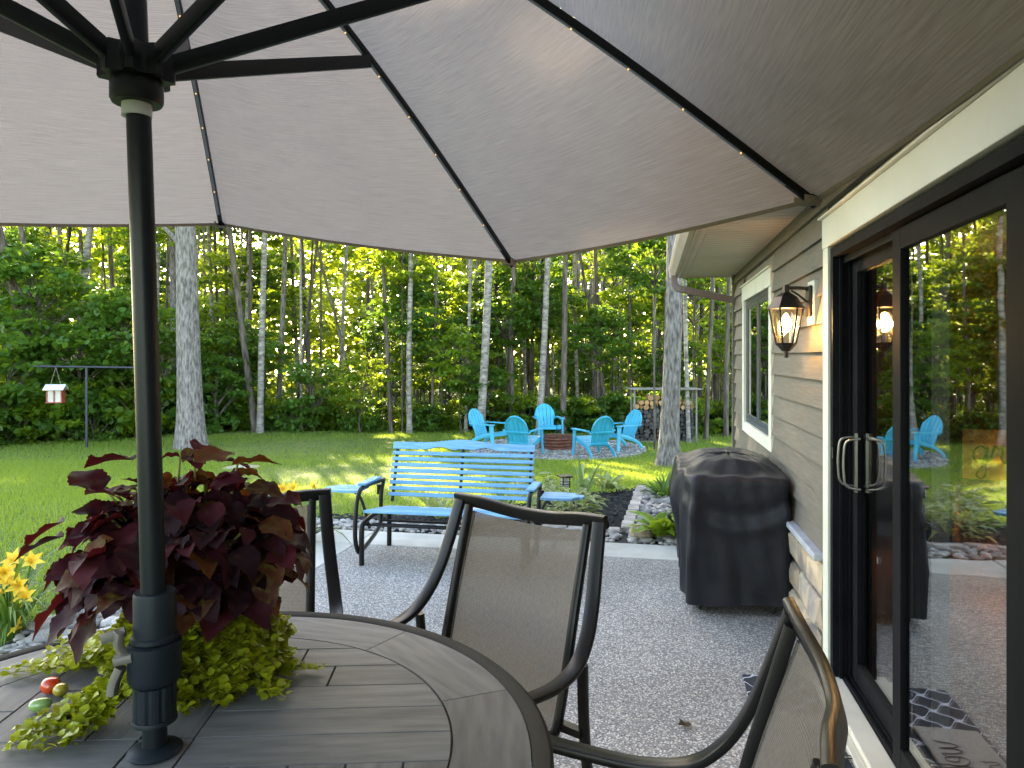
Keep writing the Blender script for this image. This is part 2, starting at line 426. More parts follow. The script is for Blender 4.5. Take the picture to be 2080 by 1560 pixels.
M['coleus_stem'] = surf('coleus stem', (.17, .18, .04), (.22, .2, .05), 10, .5)
M['jenny'] = leafmat('creeping jenny', (.22, .27, .014), (.42, .44, .02), (.5, .5, .02), .3, .42, island=True, objr=.2)
M['jenny_obj'] = leafmat('creeping jenny leaf', (.22, .27, .014), (.42, .44, .02), (.5, .5, .02), .3, .42, island=False, objr=.3)
M['hosta'] = leafmat('hosta leaf', (.12, .22, .02), (.20, .31, .03), (.4, .5, .03), .35, .4, island=False)
M['hosta_dark'] = leafmat('green leaf', (.05, .12, .02), (.10, .18, .03), (.2, .33, .03), .35, .45, island=False)
M['iris'] = leafmat('iris leaf', (.15, .23, .07), (.24, .32, .12), (.3, .4, .12), .3, .4, island=False)
M['hosta_edge'] = leafmat('variegated leaf', (.15, .21, .05), (.22, .28, .09), (.36, .42, .1), .35, .4, island=False, vein=((.42, .42, .22), 22, .5, .6))
M['petal'] = leafmat('lily petal', (.78, .50, .03), (.88, .64, .06), (.9, .58, .05), .35, .5, island=False, objr=.1)
M['lily_leaf'] = leafmat('lily leaf', (.05, .12, .02), (.09, .17, .03), (.2, .3, .03), .35, .4, island=False)
M['tomato'] = surf('tomato', lin('#b5331a'), lin('#c64a22'), 6, .18, coat=.4)
M['tomato_y'] = surf('yellow tomato', lin('#9b8a2a'), lin('#a8962f'), 6, .2, coat=.4)
M['tomato_g'] = surf('green tomato', lin('#6d8a48'), lin('#86a35c'), 6, .2, coat=.4)
M['pot'] = surf('planter', (.03, .028, .026), (.05, .045, .04), 8, .6)
M['log'] = surf('grey log', lin('#262321'), lin('#5c5752'), 20, .95, objrand=.5)
M['log_new'] = surf('fresh log', lin('#8d6a48'), lin('#b8905f'), 20, .9, objrand=.25)
M['wood_grey'] = surf('grey wood', lin('#6b6761'), lin('#8a857e'), 6, .9, stretch=(1, 1, .3))
M['red_paint'] = surf('red paint', lin('#8e3b30'), lin('#a0473a'), 6, .6)
M['white_paint'] = surf('white paint', (.62, .62, .62), (.7, .7, .7), 6, .6)
M['seed_glass'] = surf('seed pane', lin('#b0aca0'), lin('#c2beb2'), 6, .3)
M['post_metal'] = surf('post metal', (.02, .022, .035), (.03, .032, .045), 6, .5)
M['dead_leaf'] = surf('dead leaf', lin('#4a3a2a'), lin('#6a553d'), 20, .8)
M['room_wall'] = surf('room wall', lin('#5f4529'), lin('#6b4f31'), 2, .8)
M['room_floor'] = surf('room floor', lin('#3a2a20'), lin('#463429'), 4, .6)
M['room_dark'] = surf('room ceiling', lin('#4c4640'), None, 2, .9)
M['blind'] = surf('blind fabric', lin('#777b7c'), lin('#8a8e8f'), 3, .8)
M['sign_board'] = surf('sign board', lin('#c9b49c'), lin('#d6c2aa'), 5, .8)
M['ink'] = surf('black ink', (.01, .009, .008), None, 4, .7)
M['lamp_shade'] = emit('lamp shade', (1.0, .5, .14), 1.5)
M['bulb'] = emit('bulb', (1.0, .62, .24), 30)
M['mat_grey'] = surf('grey mat', lin('#8d8680'), lin('#9c958e'), 120, .95, bump=.3)

# ================================================================== THE SETTING
def bed_far(n):
    """far edge (in u) of the planting bed behind the patio"""
    return float(np.interp(n, [-1, 0, .8, 1.4, 2.0, 3.0, 3.9, 4.35], [5.3, 5.25, 5.1, 4.7, 4.0, 3.25, 2.95, 2.9]))
PIT = Vector((1.0, 16.35, -.52)); PIT_R = 2.05
def is_lawn(x, y):
    u, n = to_un(x, y)
    if n < 0 and u < 3.98: return False
    if -6 < u < bed_far(min(max(n, -1), 4.35)) and n < 4.35: return False
    if (x-PIT.x)**2 + (y-PIT.y)**2 < (PIT_R+.02)**2: return False
    return True

xs = np.unique(np.concatenate([np.linspace(-300, -40, 8), np.linspace(-40, 40, 81), np.linspace(40, 300, 8)]))
ys = np.unique(np.concatenate([np.linspace(-120, -10, 6), np.linspace(-10, 45, 90), np.linspace(45, 400, 12)]))
V = []; Fq = []
for j, y in enumerate(ys):
    for i, x in enumerate(xs):
        d = (math.sin(x*.7+y*.3)*.015 + math.sin(y*1.1-x*.4)*.012) if y > 9 else 0
        if math.hypot(x-PIT.x, y-PIT.y) < PIT_R+1.2: d = -.03
        V.append((x, y, gz(x, y) + d))
nx = len(xs)
for j in range(len(ys)-1):
    for i in range(nx-1): Fq.append((j*nx+i, j*nx+i+1, (j+1)*nx+i+1, (j+1)*nx+i))
tag(link('lawn', np_mesh('lawn', V, Fq, M['soil'], True)), kind='structure')

# grass blades
def blades(area_pts, h0, h1, wd):
    P = np.array(area_pts, dtype=np.float32); n = len(P)
    a = rng.uniform(0, 2*np.pi, n); hh = rng.uniform(h0, h1, n); ww = wd * rng.uniform(.7, 1.3, n)
    lean = rng.uniform(.1, .75, n) * hh; la = rng.uniform(0, 2*np.pi, n)
    V = np.zeros((n, 3, 3), dtype=np.float32)
    V[:, 0] = P; V[:, 1] = P; V[:, 2] = P
    V[:, 0, 0] -= np.cos(a)*ww; V[:, 0, 1] -= np.sin(a)*ww; V[:, 1, 0] += np.cos(a)*ww; V[:, 1, 1] += np.sin(a)*ww
    V[:, 2, 0] += np.cos(la)*lean; V[:, 2, 1] += np.sin(la)*lean; V[:, 2, 2] += hh
    return V.reshape(-1, 3), np.arange(3*n).reshape(n, 3)
pts = []
tries = 620000
Yr = rng.uniform(0, 1, tries); Yv = 2.0 + 21.0*Yr**1.25; Xv = rng.uniform(-1, 1, tries)
for y, q in zip(Yv, Xv):
    half = .80*y + 1.5
    x = q*half
    if x > 8.0: continue
    if rng.random() > min(1.0, half/9.0): continue
    if is_lawn(x, y): pts.append((x, y, gz(x, y)-.012))
gv, gf = blades(pts, .035, .085, .0062)
tag(link('grass', np_mesh('grass', gv, gf, M['grass'])), 'short mown green lawn grass with sunlit streaks', 'grass', kind='stuff')

# ---- patio
patio = empty('patio', (W0.x, W0.y, 0), HOUSE_ROT); tag(patio, kind='structure')
MB().box(-4.5, 1.98, .004, 3.30, -.12, 0).build('aggregate_slab', M['aggregate'], patio)
g = .004
def slabs(u0, u1, n0, n1, along, step):
    a0, a1 = (u0, u1) if along == 'u' else (n0, n1)
    k = max(1, round((a1-a0)/step)); st = (a1-a0)/k
    for i in range(k):
        b0, b1 = a0+i*st+g, a0+(i+1)*st-g
        m = MB()
        if along == 'u': m.box(b0, b1, n0+g, n1-g, -.12, .004, .006)
        else: m.box(u0+g, u1-g, b0, b1, -.12, .004, .006)
        m.build('border_slab', M['concrete'], patio)
slabs(1.98, 2.42, .02, 3.30, 'n', 1.64)
slabs(1.98, 2.42, 3.30, 3.78, 'n', .5)
slabs(-4.5, 1.98, 3.30, 3.78, 'u', 1.6)

# ---- beds
def strip(name, poly, z, mat, label, cat_):
    o = MB().prism(poly, z-.06, z).build(name, mat)
    return tag(o, kind='structure')
def Hp(u, n): p = H(u, n); return (p.x, p.y)
mul = [Hp(2.80, 4.35), Hp(2.80, 1.12), Hp(5.02, .98)]
for n_ in np.linspace(1.0, 4.35, 14): mul.append(Hp(bed_far(n_), n_))
me_ = MB(); me_.add([(p[0], p[1], -.012) for p in mul], [tuple(range(len(mul)))])
tag(me_.build('mulch_bed', M['mulch']), kind='structure')
me_ = MB(); rb = [Hp(2.43, 0.0), Hp(2.43, 4.4), Hp(2.80, 4.4), Hp(2.80, 1.12), Hp(5.1, .98), Hp(5.2, 0.0)]
me_.add([(p[0], p[1], -.014) for p in rb], [tuple(range(len(rb)))])
tag(me_.build('stone_bed', M['mulch']), kind='structure')
me_ = MB(); rb = [Hp(-4.5, 3.79), Hp(-4.5, 4.38), Hp(2.8, 4.38), Hp(2.8, 4.0), Hp(2.43, 3.79)]
me_.add([(p[0], p[1], -.016) for p in rb], [tuple(range(len(rb)))])
tag(me_.build('side_stone_bed', M['mulch']), kind='structure')

# mulch chips
cv = []; cf = []
def poly_in(pt, poly):
    x, y = pt; c = False; n = len(poly)
    for i in range(n):
        x1, y1 = poly[i]; x2, y2 = poly[(i+1) % n]
        if (y1 > y) != (y2 > y) and x < (x2-x1)*(y-y1)/(y2-y1)+x1: c = not c
    return c
mb_ = MB()
k = 0
while k < 4200:
    u_ = random.uniform(2.8, 5.1); n_ = random.uniform(1.0, 4.35)
    p = H(u_, n_)
    if not poly_in((p.x, p.y), mul): k += .2; continue
    L = random.uniform(.012, .04); w_ = random.uniform(.004, .009); a = random.uniform(0, 6.28); t = random.uniform(-.5, .5)
    d = Vector((math.cos(a)*math.cos(t), math.sin(a)*math.cos(t), math.sin(t)))*L; s_ = Vector((-math.sin(a), math.cos(a), 0))*w_
    c = Vector((p.x, p.y, random.uniform(-.008, .022)))
    mb_.add([c-d-s_, c-d+s_, c+d+s_, c+d-s_, c+Vector((0, 0, w_*1.2))], [(0, 1, 4), (1, 2, 4), (2, 3, 4), (3, 0, 4)]); k += 1
tag(link('mulch_chips', mb_.mesh('mulch_chips', M['chip'])), 'loose black bark mulch covering the planting bed', 'mulch', kind='stuff')

# river stones: 300 individuals + the rest as stuff
def rock_mesh(name, mat, seed, sub=2, rough_=.18):
    bm = bmesh.new(); bmesh.ops.create_icosphere(bm, subdivisions=sub, radius=1)
    rr = random.Random(seed); ph = [Vector((rr.uniform(-1, 1), rr.uniform(-1, 1), rr.uniform(-1, 1)))*2.2 for _ in range(5)]
    for v in bm.verts:
        s = 1 + sum(math.sin(v.co.dot(p)+i*1.7) for i, p in enumerate(ph))*rough_/2.2
        v.co *= s
    me = bpy.data.meshes.new(name); bm.to_mesh(me); bm.free(); me.materials.append(mat)
    for p in me.polygons: p.use_smooth = True
    return me
stone_meshes = [rock_mesh('river_stone', M['stone'], s, 2) for s in range(6)]
small = [rock_mesh('pebble', M['stones'], s, 1) for s in range(4)]
small_np = []
for me in small:
    v = np.empty(len(me.vertices)*3, dtype=np.float32); me.vertices.foreach_get('co', v)
    f = np.array([p.vertices[:] for p in me.polygons], dtype=np.int32); small_np.append((v.reshape(-1, 3), f))
zones = []   # (u0,u1,n0,n1, share, label, size)
zones.append((2.46, 2.78, 1.15, 4.3, 95, 'smooth grey river stone in the strip behind the blue glider', .035, 'river stones behind the glider'))
zones.append((2.46, 5.0, .12, 1.02, 105, 'smooth grey river stone between the paver edging and the house', .04, 'river stones beside the house'))
zones.append((-1.2, 2.4, 3.83, 4.36, 100, 'pale rounded river stone in the bed left of the patio table', .045, 'river stones left of the table'))
allV = []; allF = []; off = 0
for (u0, u1, n0, n1, cnt, lab, sz, grp) in zones:
    for _ in range(cnt):
        u_, n_ = random.uniform(u0, u1), random.uniform(n0, n1)
        s_ = sz*random.uniform(.75, 1.35)
        p = H(u_, n_, s_*.25)
        o = link('river_stone', random.choice(stone_meshes), None, p, (random.uniform(-.3, .3), random.uniform(-.3, .3), random.uniform(0, 6.28)), (s_*random.uniform(1, 1.4), s_, s_*.62))
        tag(o, lab, 'stone', grp)
    area = (u1-u0)*(n1-n0)
    for _ in range(int(area*900)):
        u_, n_ = random.uniform(u0-.02, u1+.02), random.uniform(n0-.03, n1+.03)
        s_ = random.uniform(.012, .028); p = H(u_, n_, s_*.3-.004)
        v, f = random.choice(small_np); a = random.uniform(0, 6.28)
        c_, s2 = math.cos(a), math.sin(a)
        q = v * np.array([s_*random.uniform(1, 1.5), s_, s_*.6], dtype=np.float32)
        q = np.stack([q[:, 0]*c_-q[:, 1]*s2+p.x, q[:, 0]*s2+q[:, 1]*c_+p.y, q[:, 2]+p.z], 1)
        allV.append(q); allF.append(f+off); off += len(q)
tag(link('small_river_stones', np_mesh('small_river_stones', np.concatenate(allV), np.concatenate(allF), M['stones'], True)),
    'small grey river pebbles filling the stone beds around the patio', 'pebbles', kind='stuff')
# paver edging
edging = empty('paver_edging', H(2.85, 1.07), HOUSE_ROT, 'row of tan concrete pavers edging the black mulch bed', 'edging')
for i in range(9):
    L = .235
    MB().box(i*(L+.006), i*(L+.006)+L, -.055-.014*i*.9, .055-.014*i*.9, -.03, .045+random.uniform(-.006, .006), .01).build('paver', M['paver'], edging)
for i in range(4):
    MB().box(-.10, 0-.006, .06+i*.24, .06+i*.24+.232, -.03, .035+random.uniform(-.005, .005), .01).build('paver', M['paver'], edging)

# fire pit gravel
me_ = MB(); ring = []
for k in range(72):
    a = 2*math.pi*k/72; r_ = PIT_R*(1+.02*math.sin(5*a)+.015*math.sin(9*a+1)); ring.append((PIT.x+r_*math.cos(a), PIT.y+r_*math.sin(a)))
me_.prism(ring, PIT.z-.08, PIT.z+.008)
tag(me_.build('gravel_circle', M['gravel']), kind='structure')
allV = []; allF = []; off = 0
for _ in range(5200):
    a = random.uniform(0, 6.28); r_ = PIT_R*math.sqrt(random.random())*1.0
    s_ = random.uniform(.012, .03); v, f = random.choice(small_np)
    q = v*np.array([s_*1.3, s_, s_*.7], dtype=np.float32)+np.array([PIT.x+r_*math.cos(a), PIT.y+r_*math.sin(a), PIT.z+.008+s_*.2], dtype=np.float32)
    allV.append(q); allF.append(f+off); off += len(q)
tag(link('pit_gravel', np_mesh('pit_gravel', np.concatenate(allV), np.concatenate(allF), M['stones'])), 'pale crushed gravel spread around the fire ring', 'gravel', kind='stuff')

# ================================================================== THE HOUSE
house = empty('house', (W0.x, W0.y, 0), HOUSE_ROT, 'taupe lap-sided house with sliding glass door and stone base', 'house')
def hb(name, u0, u1, n0, n1, z0, z1, mat, parent=None, ch=0.0):
    return MB().box(u0, u1, n0, n1, z0, z1, ch).build(name, M[mat], parent or house)
DU0, DU1, DZ0, DZ1 = -1.87, 0.0, .03, 2.09
WU0, WU1, WZ0, WZ1 = 1.74, 3.11, .985, 2.075
EU = 3.92; SOF = 2.405
m = MB()
m.box(-6, DU0, -.14, -.002, -.3, SOF); m.box(DU0, DU1, -.14, -.002, DZ1, SOF); m.box(DU1, WU0, -.14, -.002, -.3, SOF)
m.box(WU0, WU1, -.14, -.002, -.3, WZ0); m.box(WU0, WU1, -.14, -.002, WZ1, SOF); m.box(WU1, EU, -.14, -.002, -.3, SOF)
m.box(DU0, DU1, -.14, -.002, -.3, 0.0)
m.build('front_wall', M['mortar'], house)
m = MB(); m.box(EU-.14, EU-.002, -7, -.15, -.3, SOF+1.9)
m.build('end_wall', M['siding'], house)
m = MB(); m.box(-6, EU, -7.1, -7, -.3, SOF); m.box(-6.1, -6, -7, 0, -.3, SOF); m.build('rear_wall', M['siding'], house)
hb('room_floor', -6, EU-.15, -7, -.14, -.02, .03, 'room_floor')
hb('room_ceiling', -6, EU-.15, -7, -.141, SOF-.03, SOF-.004, 'room_dark')
hb('room_wall', 3.55, 3.62, -7, -.145, .03, SOF-.03, 'room_wall')
hb('room_wall', -6, 3.55, -5.2, -5.1, .03, SOF-.03, 'room_wall')
# roof with eave
m = MB()
ov = .60; sl = .42
m.add([(-6.3, ov, SOF+.14), (EU+.10, ov, SOF+.14), (EU+.10, -3.6, SOF+.14+sl*(3.6+ov)), (-6.3, -3.6, SOF+.14+sl*(3.6+ov)),
       (-6.3, ov, SOF+.19), (EU+.10, ov, SOF+.19), (EU+.10, -3.6, SOF+.19+sl*(3.6+ov)), (-6.3, -3.6, SOF+.19+sl*(3.6+ov)),
       (-6.3, -7.8, SOF+.14), (EU+.10, -7.8, SOF+.14), (-6.3, -7.8, SOF+.19), (EU+.10, -7.8, SOF+.19)],
      [(0, 1, 2, 3), (4, 7, 6, 5), (0, 4, 5, 1), (1, 5, 6, 2), (0, 3, 7, 4), (3, 2, 9, 8), (7, 10, 11, 6), (2, 6, 11, 9), (8, 9, 11, 10), (3, 8, 10, 7)])
m.build('roof', M['shingle'], house)
# soffit panels with grooves, J channel and fascia
pu = EU+.06; k = 0
while pu > -4.5:
    w_ = .10
    MB().box(pu-w_+.009, pu, .012, .50, SOF, SOF+.014, .004).build('soffit_panel', M['soffit'], house)
    pu -= w_; k += 1
hb('soffit_backing', -6, EU+.05, .012, .52, SOF+.0145, SOF+.02, 'soffit')
hb('soffit_channel', -6, EU+.07, .503, .545, SOF-.006, SOF+.012, 'soffit', ch=.003)
hb('fascia', -6.2, EU+.08, .55, .575, SOF-.015, SOF+.14, 'gutter')
hb('rake_end', EU+.065, EU+.09, .0, .549, SOF-.012, SOF+.15, 'gutter')
# gutter: K profile swept along the eave
gp = [(.58, SOF+.0), (.615, SOF+.0), (.66, SOF+.05), (.672, SOF+.085), (.672, SOF+.11), (.664, SOF+.11), (.655, SOF+.05), (.61, SOF+.01), (.586, SOF+.01), (.586, SOF+.12), (.58, SOF+.12)]
m = MB(); n_ = len(gp)
vs = [(-6.2, a, b) for a, b in gp]+[(EU+.10, a, b) for a, b in gp]
m.add(vs, [(i, (i+1) % n_, n_+(i+1) % n_, n_+i) for i in range(n_)])
m.box(EU+.10, EU+.103, .58, .672, SOF+.0, SOF+.11)
m.build('gutter', M['gutter'], house)
# downspout
path = cat([(EU+.03, .622, SOF+.01), (EU+.03, .62, SOF-.06), (EU+.03, .59, SOF-.115), (EU+.03, .52, SOF-.14), (EU+.04, .25, SOF-.20), (EU+.05, .03, SOF-.25)], 7)
sc_ = [1.0 + (.05 if i % 2 else 0) if i < 24 else 1.0 for i in range(len(path))]
ds = MB().sweep(path, rrect(.034, .034, .008), side=(1, 0, 0), scale=sc_).build('downspout', M['spout'], house)
path = cat([(EU+.05, .03, SOF-.25), (EU+.05, -.04, SOF-.30), (EU+.05, -.06, SOF-.4), (EU+.05, -.06, .1)], 5)
MB().sweep(path, rrect(.034, .034, .008), side=(1, 0, 0)).build('lower_pipe', M['spout'], ds)
hb('corner_board', EU-.03, EU+.02, -.06, .045, .6, SOF, 'siding')

# siding: lapped boards
EXPO = .143; Z_LEDGE = .59
def board(u0, u1, z0):
    z1 = min(z0+EXPO+.03, SOF)
    if z1-z0 < .02: return
    m = MB(); t0, t1 = .031, .004
    if z1 < z0+EXPO+.03: t1 = .031-.027*(z1-z0)/(EXPO+.03)
    vs = [(u0, 0.0, z0), (u1, 0.0, z0), (u1, t0, z0), (u0, t0, z0), (u0, 0.0, z1), (u1, 0.0, z1), (u1, t1, z1), (u0, t1, z1)]
    m.add(vs, [(3, 2, 1, 0), (4, 5, 6, 7), (0, 1, 5, 4), (1, 2, 6, 5), (2, 3, 7, 6), (3, 0, 4, 7)])
    m.build('siding_board', M['siding'], house)
z = Z_LEDGE+.004; r_ = 0
joints = {11: .62, 10: .35, 12: 1.15, 9: -1.0}
while z < SOF-.02:
    spans = [(-6, EU-.035)]
    cuts = []
    if z < 2.255: cuts.append((DU0-.10, DU1+.102))
    if z < 2.212 and z+EXPO > .89: cuts.append((WU0-.108, WU1+.108))
    for (c0, c1) in cuts:
        ns = []
        for (a, b) in spans:
            if c1 <= a or c0 >= b: ns.append((a, b)); continue
            if a < c0: ns.append((a, c0))
            if c1 < b: ns.append((c1, b))
        spans = ns
    for (a, b) in spans:
        j = joints.get(r_)
        if j and a < j < b: board(a, j-.0015, z); board(j+.0015, b, z)
        else: board(a, b, z)
    z += EXPO; r_ += 1
# stone base + ledge
hb('stone_ledge', .103, EU+.03, .0, .075, Z_LEDGE-.035, Z_LEDGE, 'ledge', ch=.008)
hb('stone_ledge', -6, DU0-.101, .0, .085, Z_LEDGE-.045, Z_LEDGE, 'ledge', ch=.008)
def veneer(u0, u1):
    """irregular split-face stones in loose courses"""
    edges = [0, .20, .37, .545]
    for rI in range(3):
        z0, z1 = edges[rI], edges[rI+1]; u = u0; tl = 0; bl = 0
        while u < u1-.02:
            L = random.uniform(.14, .36)
            if u+L > u1-.1: L = u1-u
            tr_ = random.uniform(-.03, .03) if u+L < u1 else 0; g_ = .007
            P = [(u+g_+bl, z0+g_+random.uniform(0, .012)), (u+L-g_-tr_, z0+g_+random.uniform(0, .012)), (u+L-g_+tr_, z1-g_-random.uniform(0, .02)), (u+L*.5, z1-g_+random.uniform(-.012, .004)), (u+g_-bl, z1-g_-random.uniform(0, .02))]
            d = random.uniform(.040, .062); n = len(P)
            cu = sum(p[0] for p in P)/n; cz = sum(p[1] for p in P)/n
            vs = [(p[0], .01, p[1]) for p in P]+[(p[0], d*.62+random.uniform(-.006, .006), p[1]) for p in P]+[(cu+(p[0]-cu)*.80, d+random.uniform(-.012, .012), cz+(p[1]-cz)*.78) for p in P]+[(cu+random.uniform(-.03, .03), d+random.uniform(-.004, .012), cz+random.uniform(-.02, .02))]
            fs = [(i, (i+1) % n, n+(i+1) % n, n+i) for i in range(n)]+[(n+i, n+(i+1) % n, 2*n+(i+1) % n, 2*n+i) for i in range(n)]+[(2*n+i, 2*n+(i+1) % n, 3*n) for i in range(n)]
            m = MB(); m.add(vs, fs); m.build('stone', M['veneer'], house)
            bl = tr_; u += L
veneer(.105, EU); veneer(-4.0, DU0-.11)
hb('mortar_bed', .102, EU, .0, .022, -.05, Z_LEDGE-.046, 'mortar')

# ---- sliding door
T = .034
hb('door_trim', .0, .10, .0, T, .0, 2.10, 'trim', ch=.003)
hb('door_trim', DU0-.10, DU0, .0, T, .0, 2.10, 'trim', ch=.003)
hb('door_head_trim', DU0-.10, .10, .0, T+.004, 2.1005, 2.245, 'trim', ch=.003)
hb('drip_cap', DU0-.115, .112, .0, T+.022, 2.2455, 2.256, 'trim', ch=.002)
frame = MB()
frame.box(-.045, 0-.001, -.15, .022, .03, 2.089); frame.box(DU0+.001, DU0+.045, -.15, .022, .03, 2.089)
frame.box(DU0+.046, -.046, -.15, .022, 2.045, 2.088)
for nn in (-.028, -.078): frame.box(DU0+.046, -.046, nn-.004, nn+.004, 2.012, 2.0445)
for nn in (-.012, -.05, -.1): frame.box(-.062, -.0455, nn-.006, nn+.006, .05, 2.044)
fr = frame.build('door_frame', M['black_frame'], house)
hb('door_sill', DU0, 0, -.02, .075, .006, .052, 'sill', ch=.006)
hb('sill_nose', DU0, 0, .076, .11, .004, .03, 'sill', ch=.004)
tr = MB()
for nn in (-.028, -.053, -.078, -.11): tr.box(DU0+.046, -.046, nn-.005, nn+.005, .0525, .066)
tr.box(DU0+.046, -.046, -.14, -.021, .03, .0522)
tr.build('door_track', M['black_frame'], house)
def panel(name, u0, u1, nc, st, hv, st0=None):
    p = MB(); z0, z1 = .068, 2.035; d = .019; st0 = st0 or st
    p.box(u0, u0+st0, nc-d, nc+d, z0, z1, .003); p.box(u1-st, u1, nc-d, nc+d, z0, z1, .003)
    p.box(u0+st0, u1-st, nc-d+.001, nc+d-.001, z0, z0+.09); p.box(u0+st0, u1-st, nc-d+.001, nc+d-.001, z1-.075, z1)
    o = p.build(name, M['black_frame'], house)
    MB().box(u0+st0-.004, u1-st+.004, nc-.003, nc+.003, z0+.088, z1-.073).build('pane', M['door_glass'], o)
    return o
pl = panel('door_panel', -.92, -.066, -.078, .075, True)
pr = panel('door_panel', DU0+.046, -.79, -.028, .085, False, .175)
# handles on the sliding panel and lock plate
for du, nn in ((-.105, -.05), (-.20, -.05)):
    pth = cat([(du, -.058, .97), (du, .0, .985), (du, .012, 1.05), (du, .012, 1.12), (du, .0, 1.185), (du, -.058, 1.20)], 5)
    MB().sweep(pth, rrect(.006, .005), side=(1, 0, 0)).build('handle', M['steel'], pl, True)
hb('handle_plate', -.16, -.145, -.058, -.046, .95, 1.22, 'steel', pl)
hb('latch', -.052, -.048, .023, .026, 1.09, 1.14, 'steel', fr)

# ---- casement window
win = hb('window_trim', WU0-.105, WU1+.105, .0, T, WZ0-.09, WZ0, 'trim', ch=.003)
hb('window_trim', WU0-.105, WU0, .0, T, WZ0+.0005, WZ1, 'trim', ch=.003)
hb('window_trim', WU1, WU1+.105, .0, T, WZ0+.0005, WZ1, 'trim', ch=.003)
hb('window_head_trim', WU0-.105, WU1+.105, .0, T+.004, WZ1+.0005, WZ1+.13, 'trim', ch=.003)
hb('drip_cap', WU0-.115, WU1+.115, .0, T+.02, WZ1+.131, WZ1+.14, 'trim')
wf = MB(); um = (WU0+WU1)/2
wf.box(WU0, WU0+.03, -.1, .012, WZ0, WZ1); wf.box(WU1-.04, WU1, -.1, .012, WZ0, WZ1)
wf.box(WU0+.04, WU1-.04, -.1, .012, WZ0, WZ0+.04); wf.box(WU0+.04, WU1-.04, -.1, .012, WZ1-.04, WZ1); wf.box(um-.02, um+.02, -.1, .01, WZ0+.04, WZ1-.04)
wo = wf.build('window_frame', M['sash'], house)
for (a, b) in ((WU0+.042, um-.022), (um+.022, WU1-.042)):
    s = MB(); z0, z1 = WZ0+.042, WZ1-.042
    s.box(a, a+.032, -.05, .010, z0, z1, .003); s.box(b-.032, b, -.05, .010, z0, z1, .003)
    s.box(a+.032, b-.032, -.05, .009, z0, z0+.035); s.box(a+.032, b-.032, -.05, .009, z1-.035, z1)
    s.build('sash', M['sash'], wo)
    MB().box(a+.030, b-.030, -.002, .002, z0+.033, z1-.033).build('pane', M['win_glass'], wo)

# ---- wall lantern
lan = empty('wall_lantern', H(.33, .03, 1.90), HOUSE_ROT, 'lit bronze carriage lantern glowing on the siding beside the door', 'lantern')
MB().box(-.075, .075, -.03, .012, -.16, .07, .004).build('mounting_block', M['trim'], lan)
MB().box(-.05, .05, .0125, .03, -.12, .045, .008).build('back_plate', M['bronze'], lan)
LX, LN = 0.0, .135
a = MB(); a.sweep(cat([(0, .03, .03), (0, .08, .035), (0, LN, .035)], 5), rrect(.009, .009), side=(1, 0, 0))
a.sweep(cat([(0, .03, -.04), (0, .07, -.005), (0, .11, .022)], 5), rrect(.005, .005), side=(1, 0, 0))
a.build('arm', M['bronze'], lan, True)
def frus(m, r0, z0, r1, z1, seg=6):
    vs = []
    for (r, zz) in ((r0, z0), (r1, z1)):
        for k in range(seg):
            t = 2*math.pi*(k+.5)/seg; vs.append((LX+r*math.cos(t), LN+r*math.sin(t), zz))
    m.add(vs, [tuple(range(seg-1, -1, -1)), tuple(range(seg, 2*seg))]+[(k, (k+1) % seg, seg+(k+1) % seg, seg+k) for k in range(seg)])
c = MB(); frus(c, .10, -.075, .092, -.062); frus(c, .09, -.0615, .055, -.012); frus(c, .054, -.0115, .022, .012); frus(c, .018, .0125, .018, .05)
c.build('cap', M['bronze'], lan)
c = MB()
for k in range(6):
    t = 2*math.pi*(k+.5)/6
    c.sweep([(LX+.085*math.cos(t), LN+.085*math.sin(t), -.076), (LX+.05*math.cos(t), LN+.05*math.sin(t), -.255)], rrect(.005, .005))
frus(c, .05, -.2705, .056, -.256); frus(c, .02, -.30, .045, -.271); frus(c, .012, -.335, .012, -.3005)
c.build('cage', M['bronze'], lan)
c = MB(); vs = []
for k in range(6):
    t = 2*math.pi*(k+.5)/6; t2 = 2*math.pi*(k+1.5)/6
    c.add([(LX+.080*math.cos(t), LN+.080*math.sin(t), -.077), (LX+.080*math.cos(t2), LN+.080*math.sin(t2), -.077), (LX+.046*math.cos(t2), LN+.046*math.sin(t2), -.2545), (LX+.046*math.cos(t), LN+.046*math.sin(t), -.2545)], [(0, 1, 2, 3)])
c.build('pane', M['lamp_glass'], lan)
MB().lathe([(.006, -.10), (.016, -.12), (.026, -.15), (.024, -.175), (.012, -.195), (.003, -.20)], 12, (LX, LN, 0)).build('bulb', M['bulb'], lan, True)
ll = bpy.data.lights.new('lantern_light', 'POINT'); ll.energy = 9; ll.color = (1, .55, .2); ll.shadow_soft_size = .03
lo = bpy.data.objects.new('lantern_light', ll); COL.objects.link(lo); lo.parent = lan; lo.location = (LX, LN, -.16)

# ---- inside the room, seen through the glass
con = empty('console_table', H(2.75, -2.35, .03), HOUSE_ROT, 'brown wooden console table inside behind the glass door', 'table')
MB().box(-.25, .25, -.9, .9, .52, .56, .006).build('table_top', M['room_floor'], con)
for (a, b) in ((-.2, -.85), (.2, -.85), (-.2, .85), (.2, .85)): MB().box(a-.025, a+.025, b-.025, b+.025, 0, .52).build('leg', M['room_floor'], con)
lampT = empty('table_lamp', H(1.5, -2.25, .75), HOUSE_ROT, 'orange glowing table lamp inside the house behind the glass', 'lamp')
MB().lathe([(.07, 0), (.075, .02), (.02, .04), (.05, .12), (.02, .22), (.012, .24)], 16).build('lamp_base', M['bronze'], lampT, True)
MB().lathe([(.17, .24), (.11, .52)], 24, cap=False).build('lamp_shade', M['lamp_shade'], lampT, True)
l2 = bpy.data.lights.new('lamp_light', 'POINT'); l2.energy = 34; l2.color = (1, .68, .36); l2.shadow_soft_size = .08
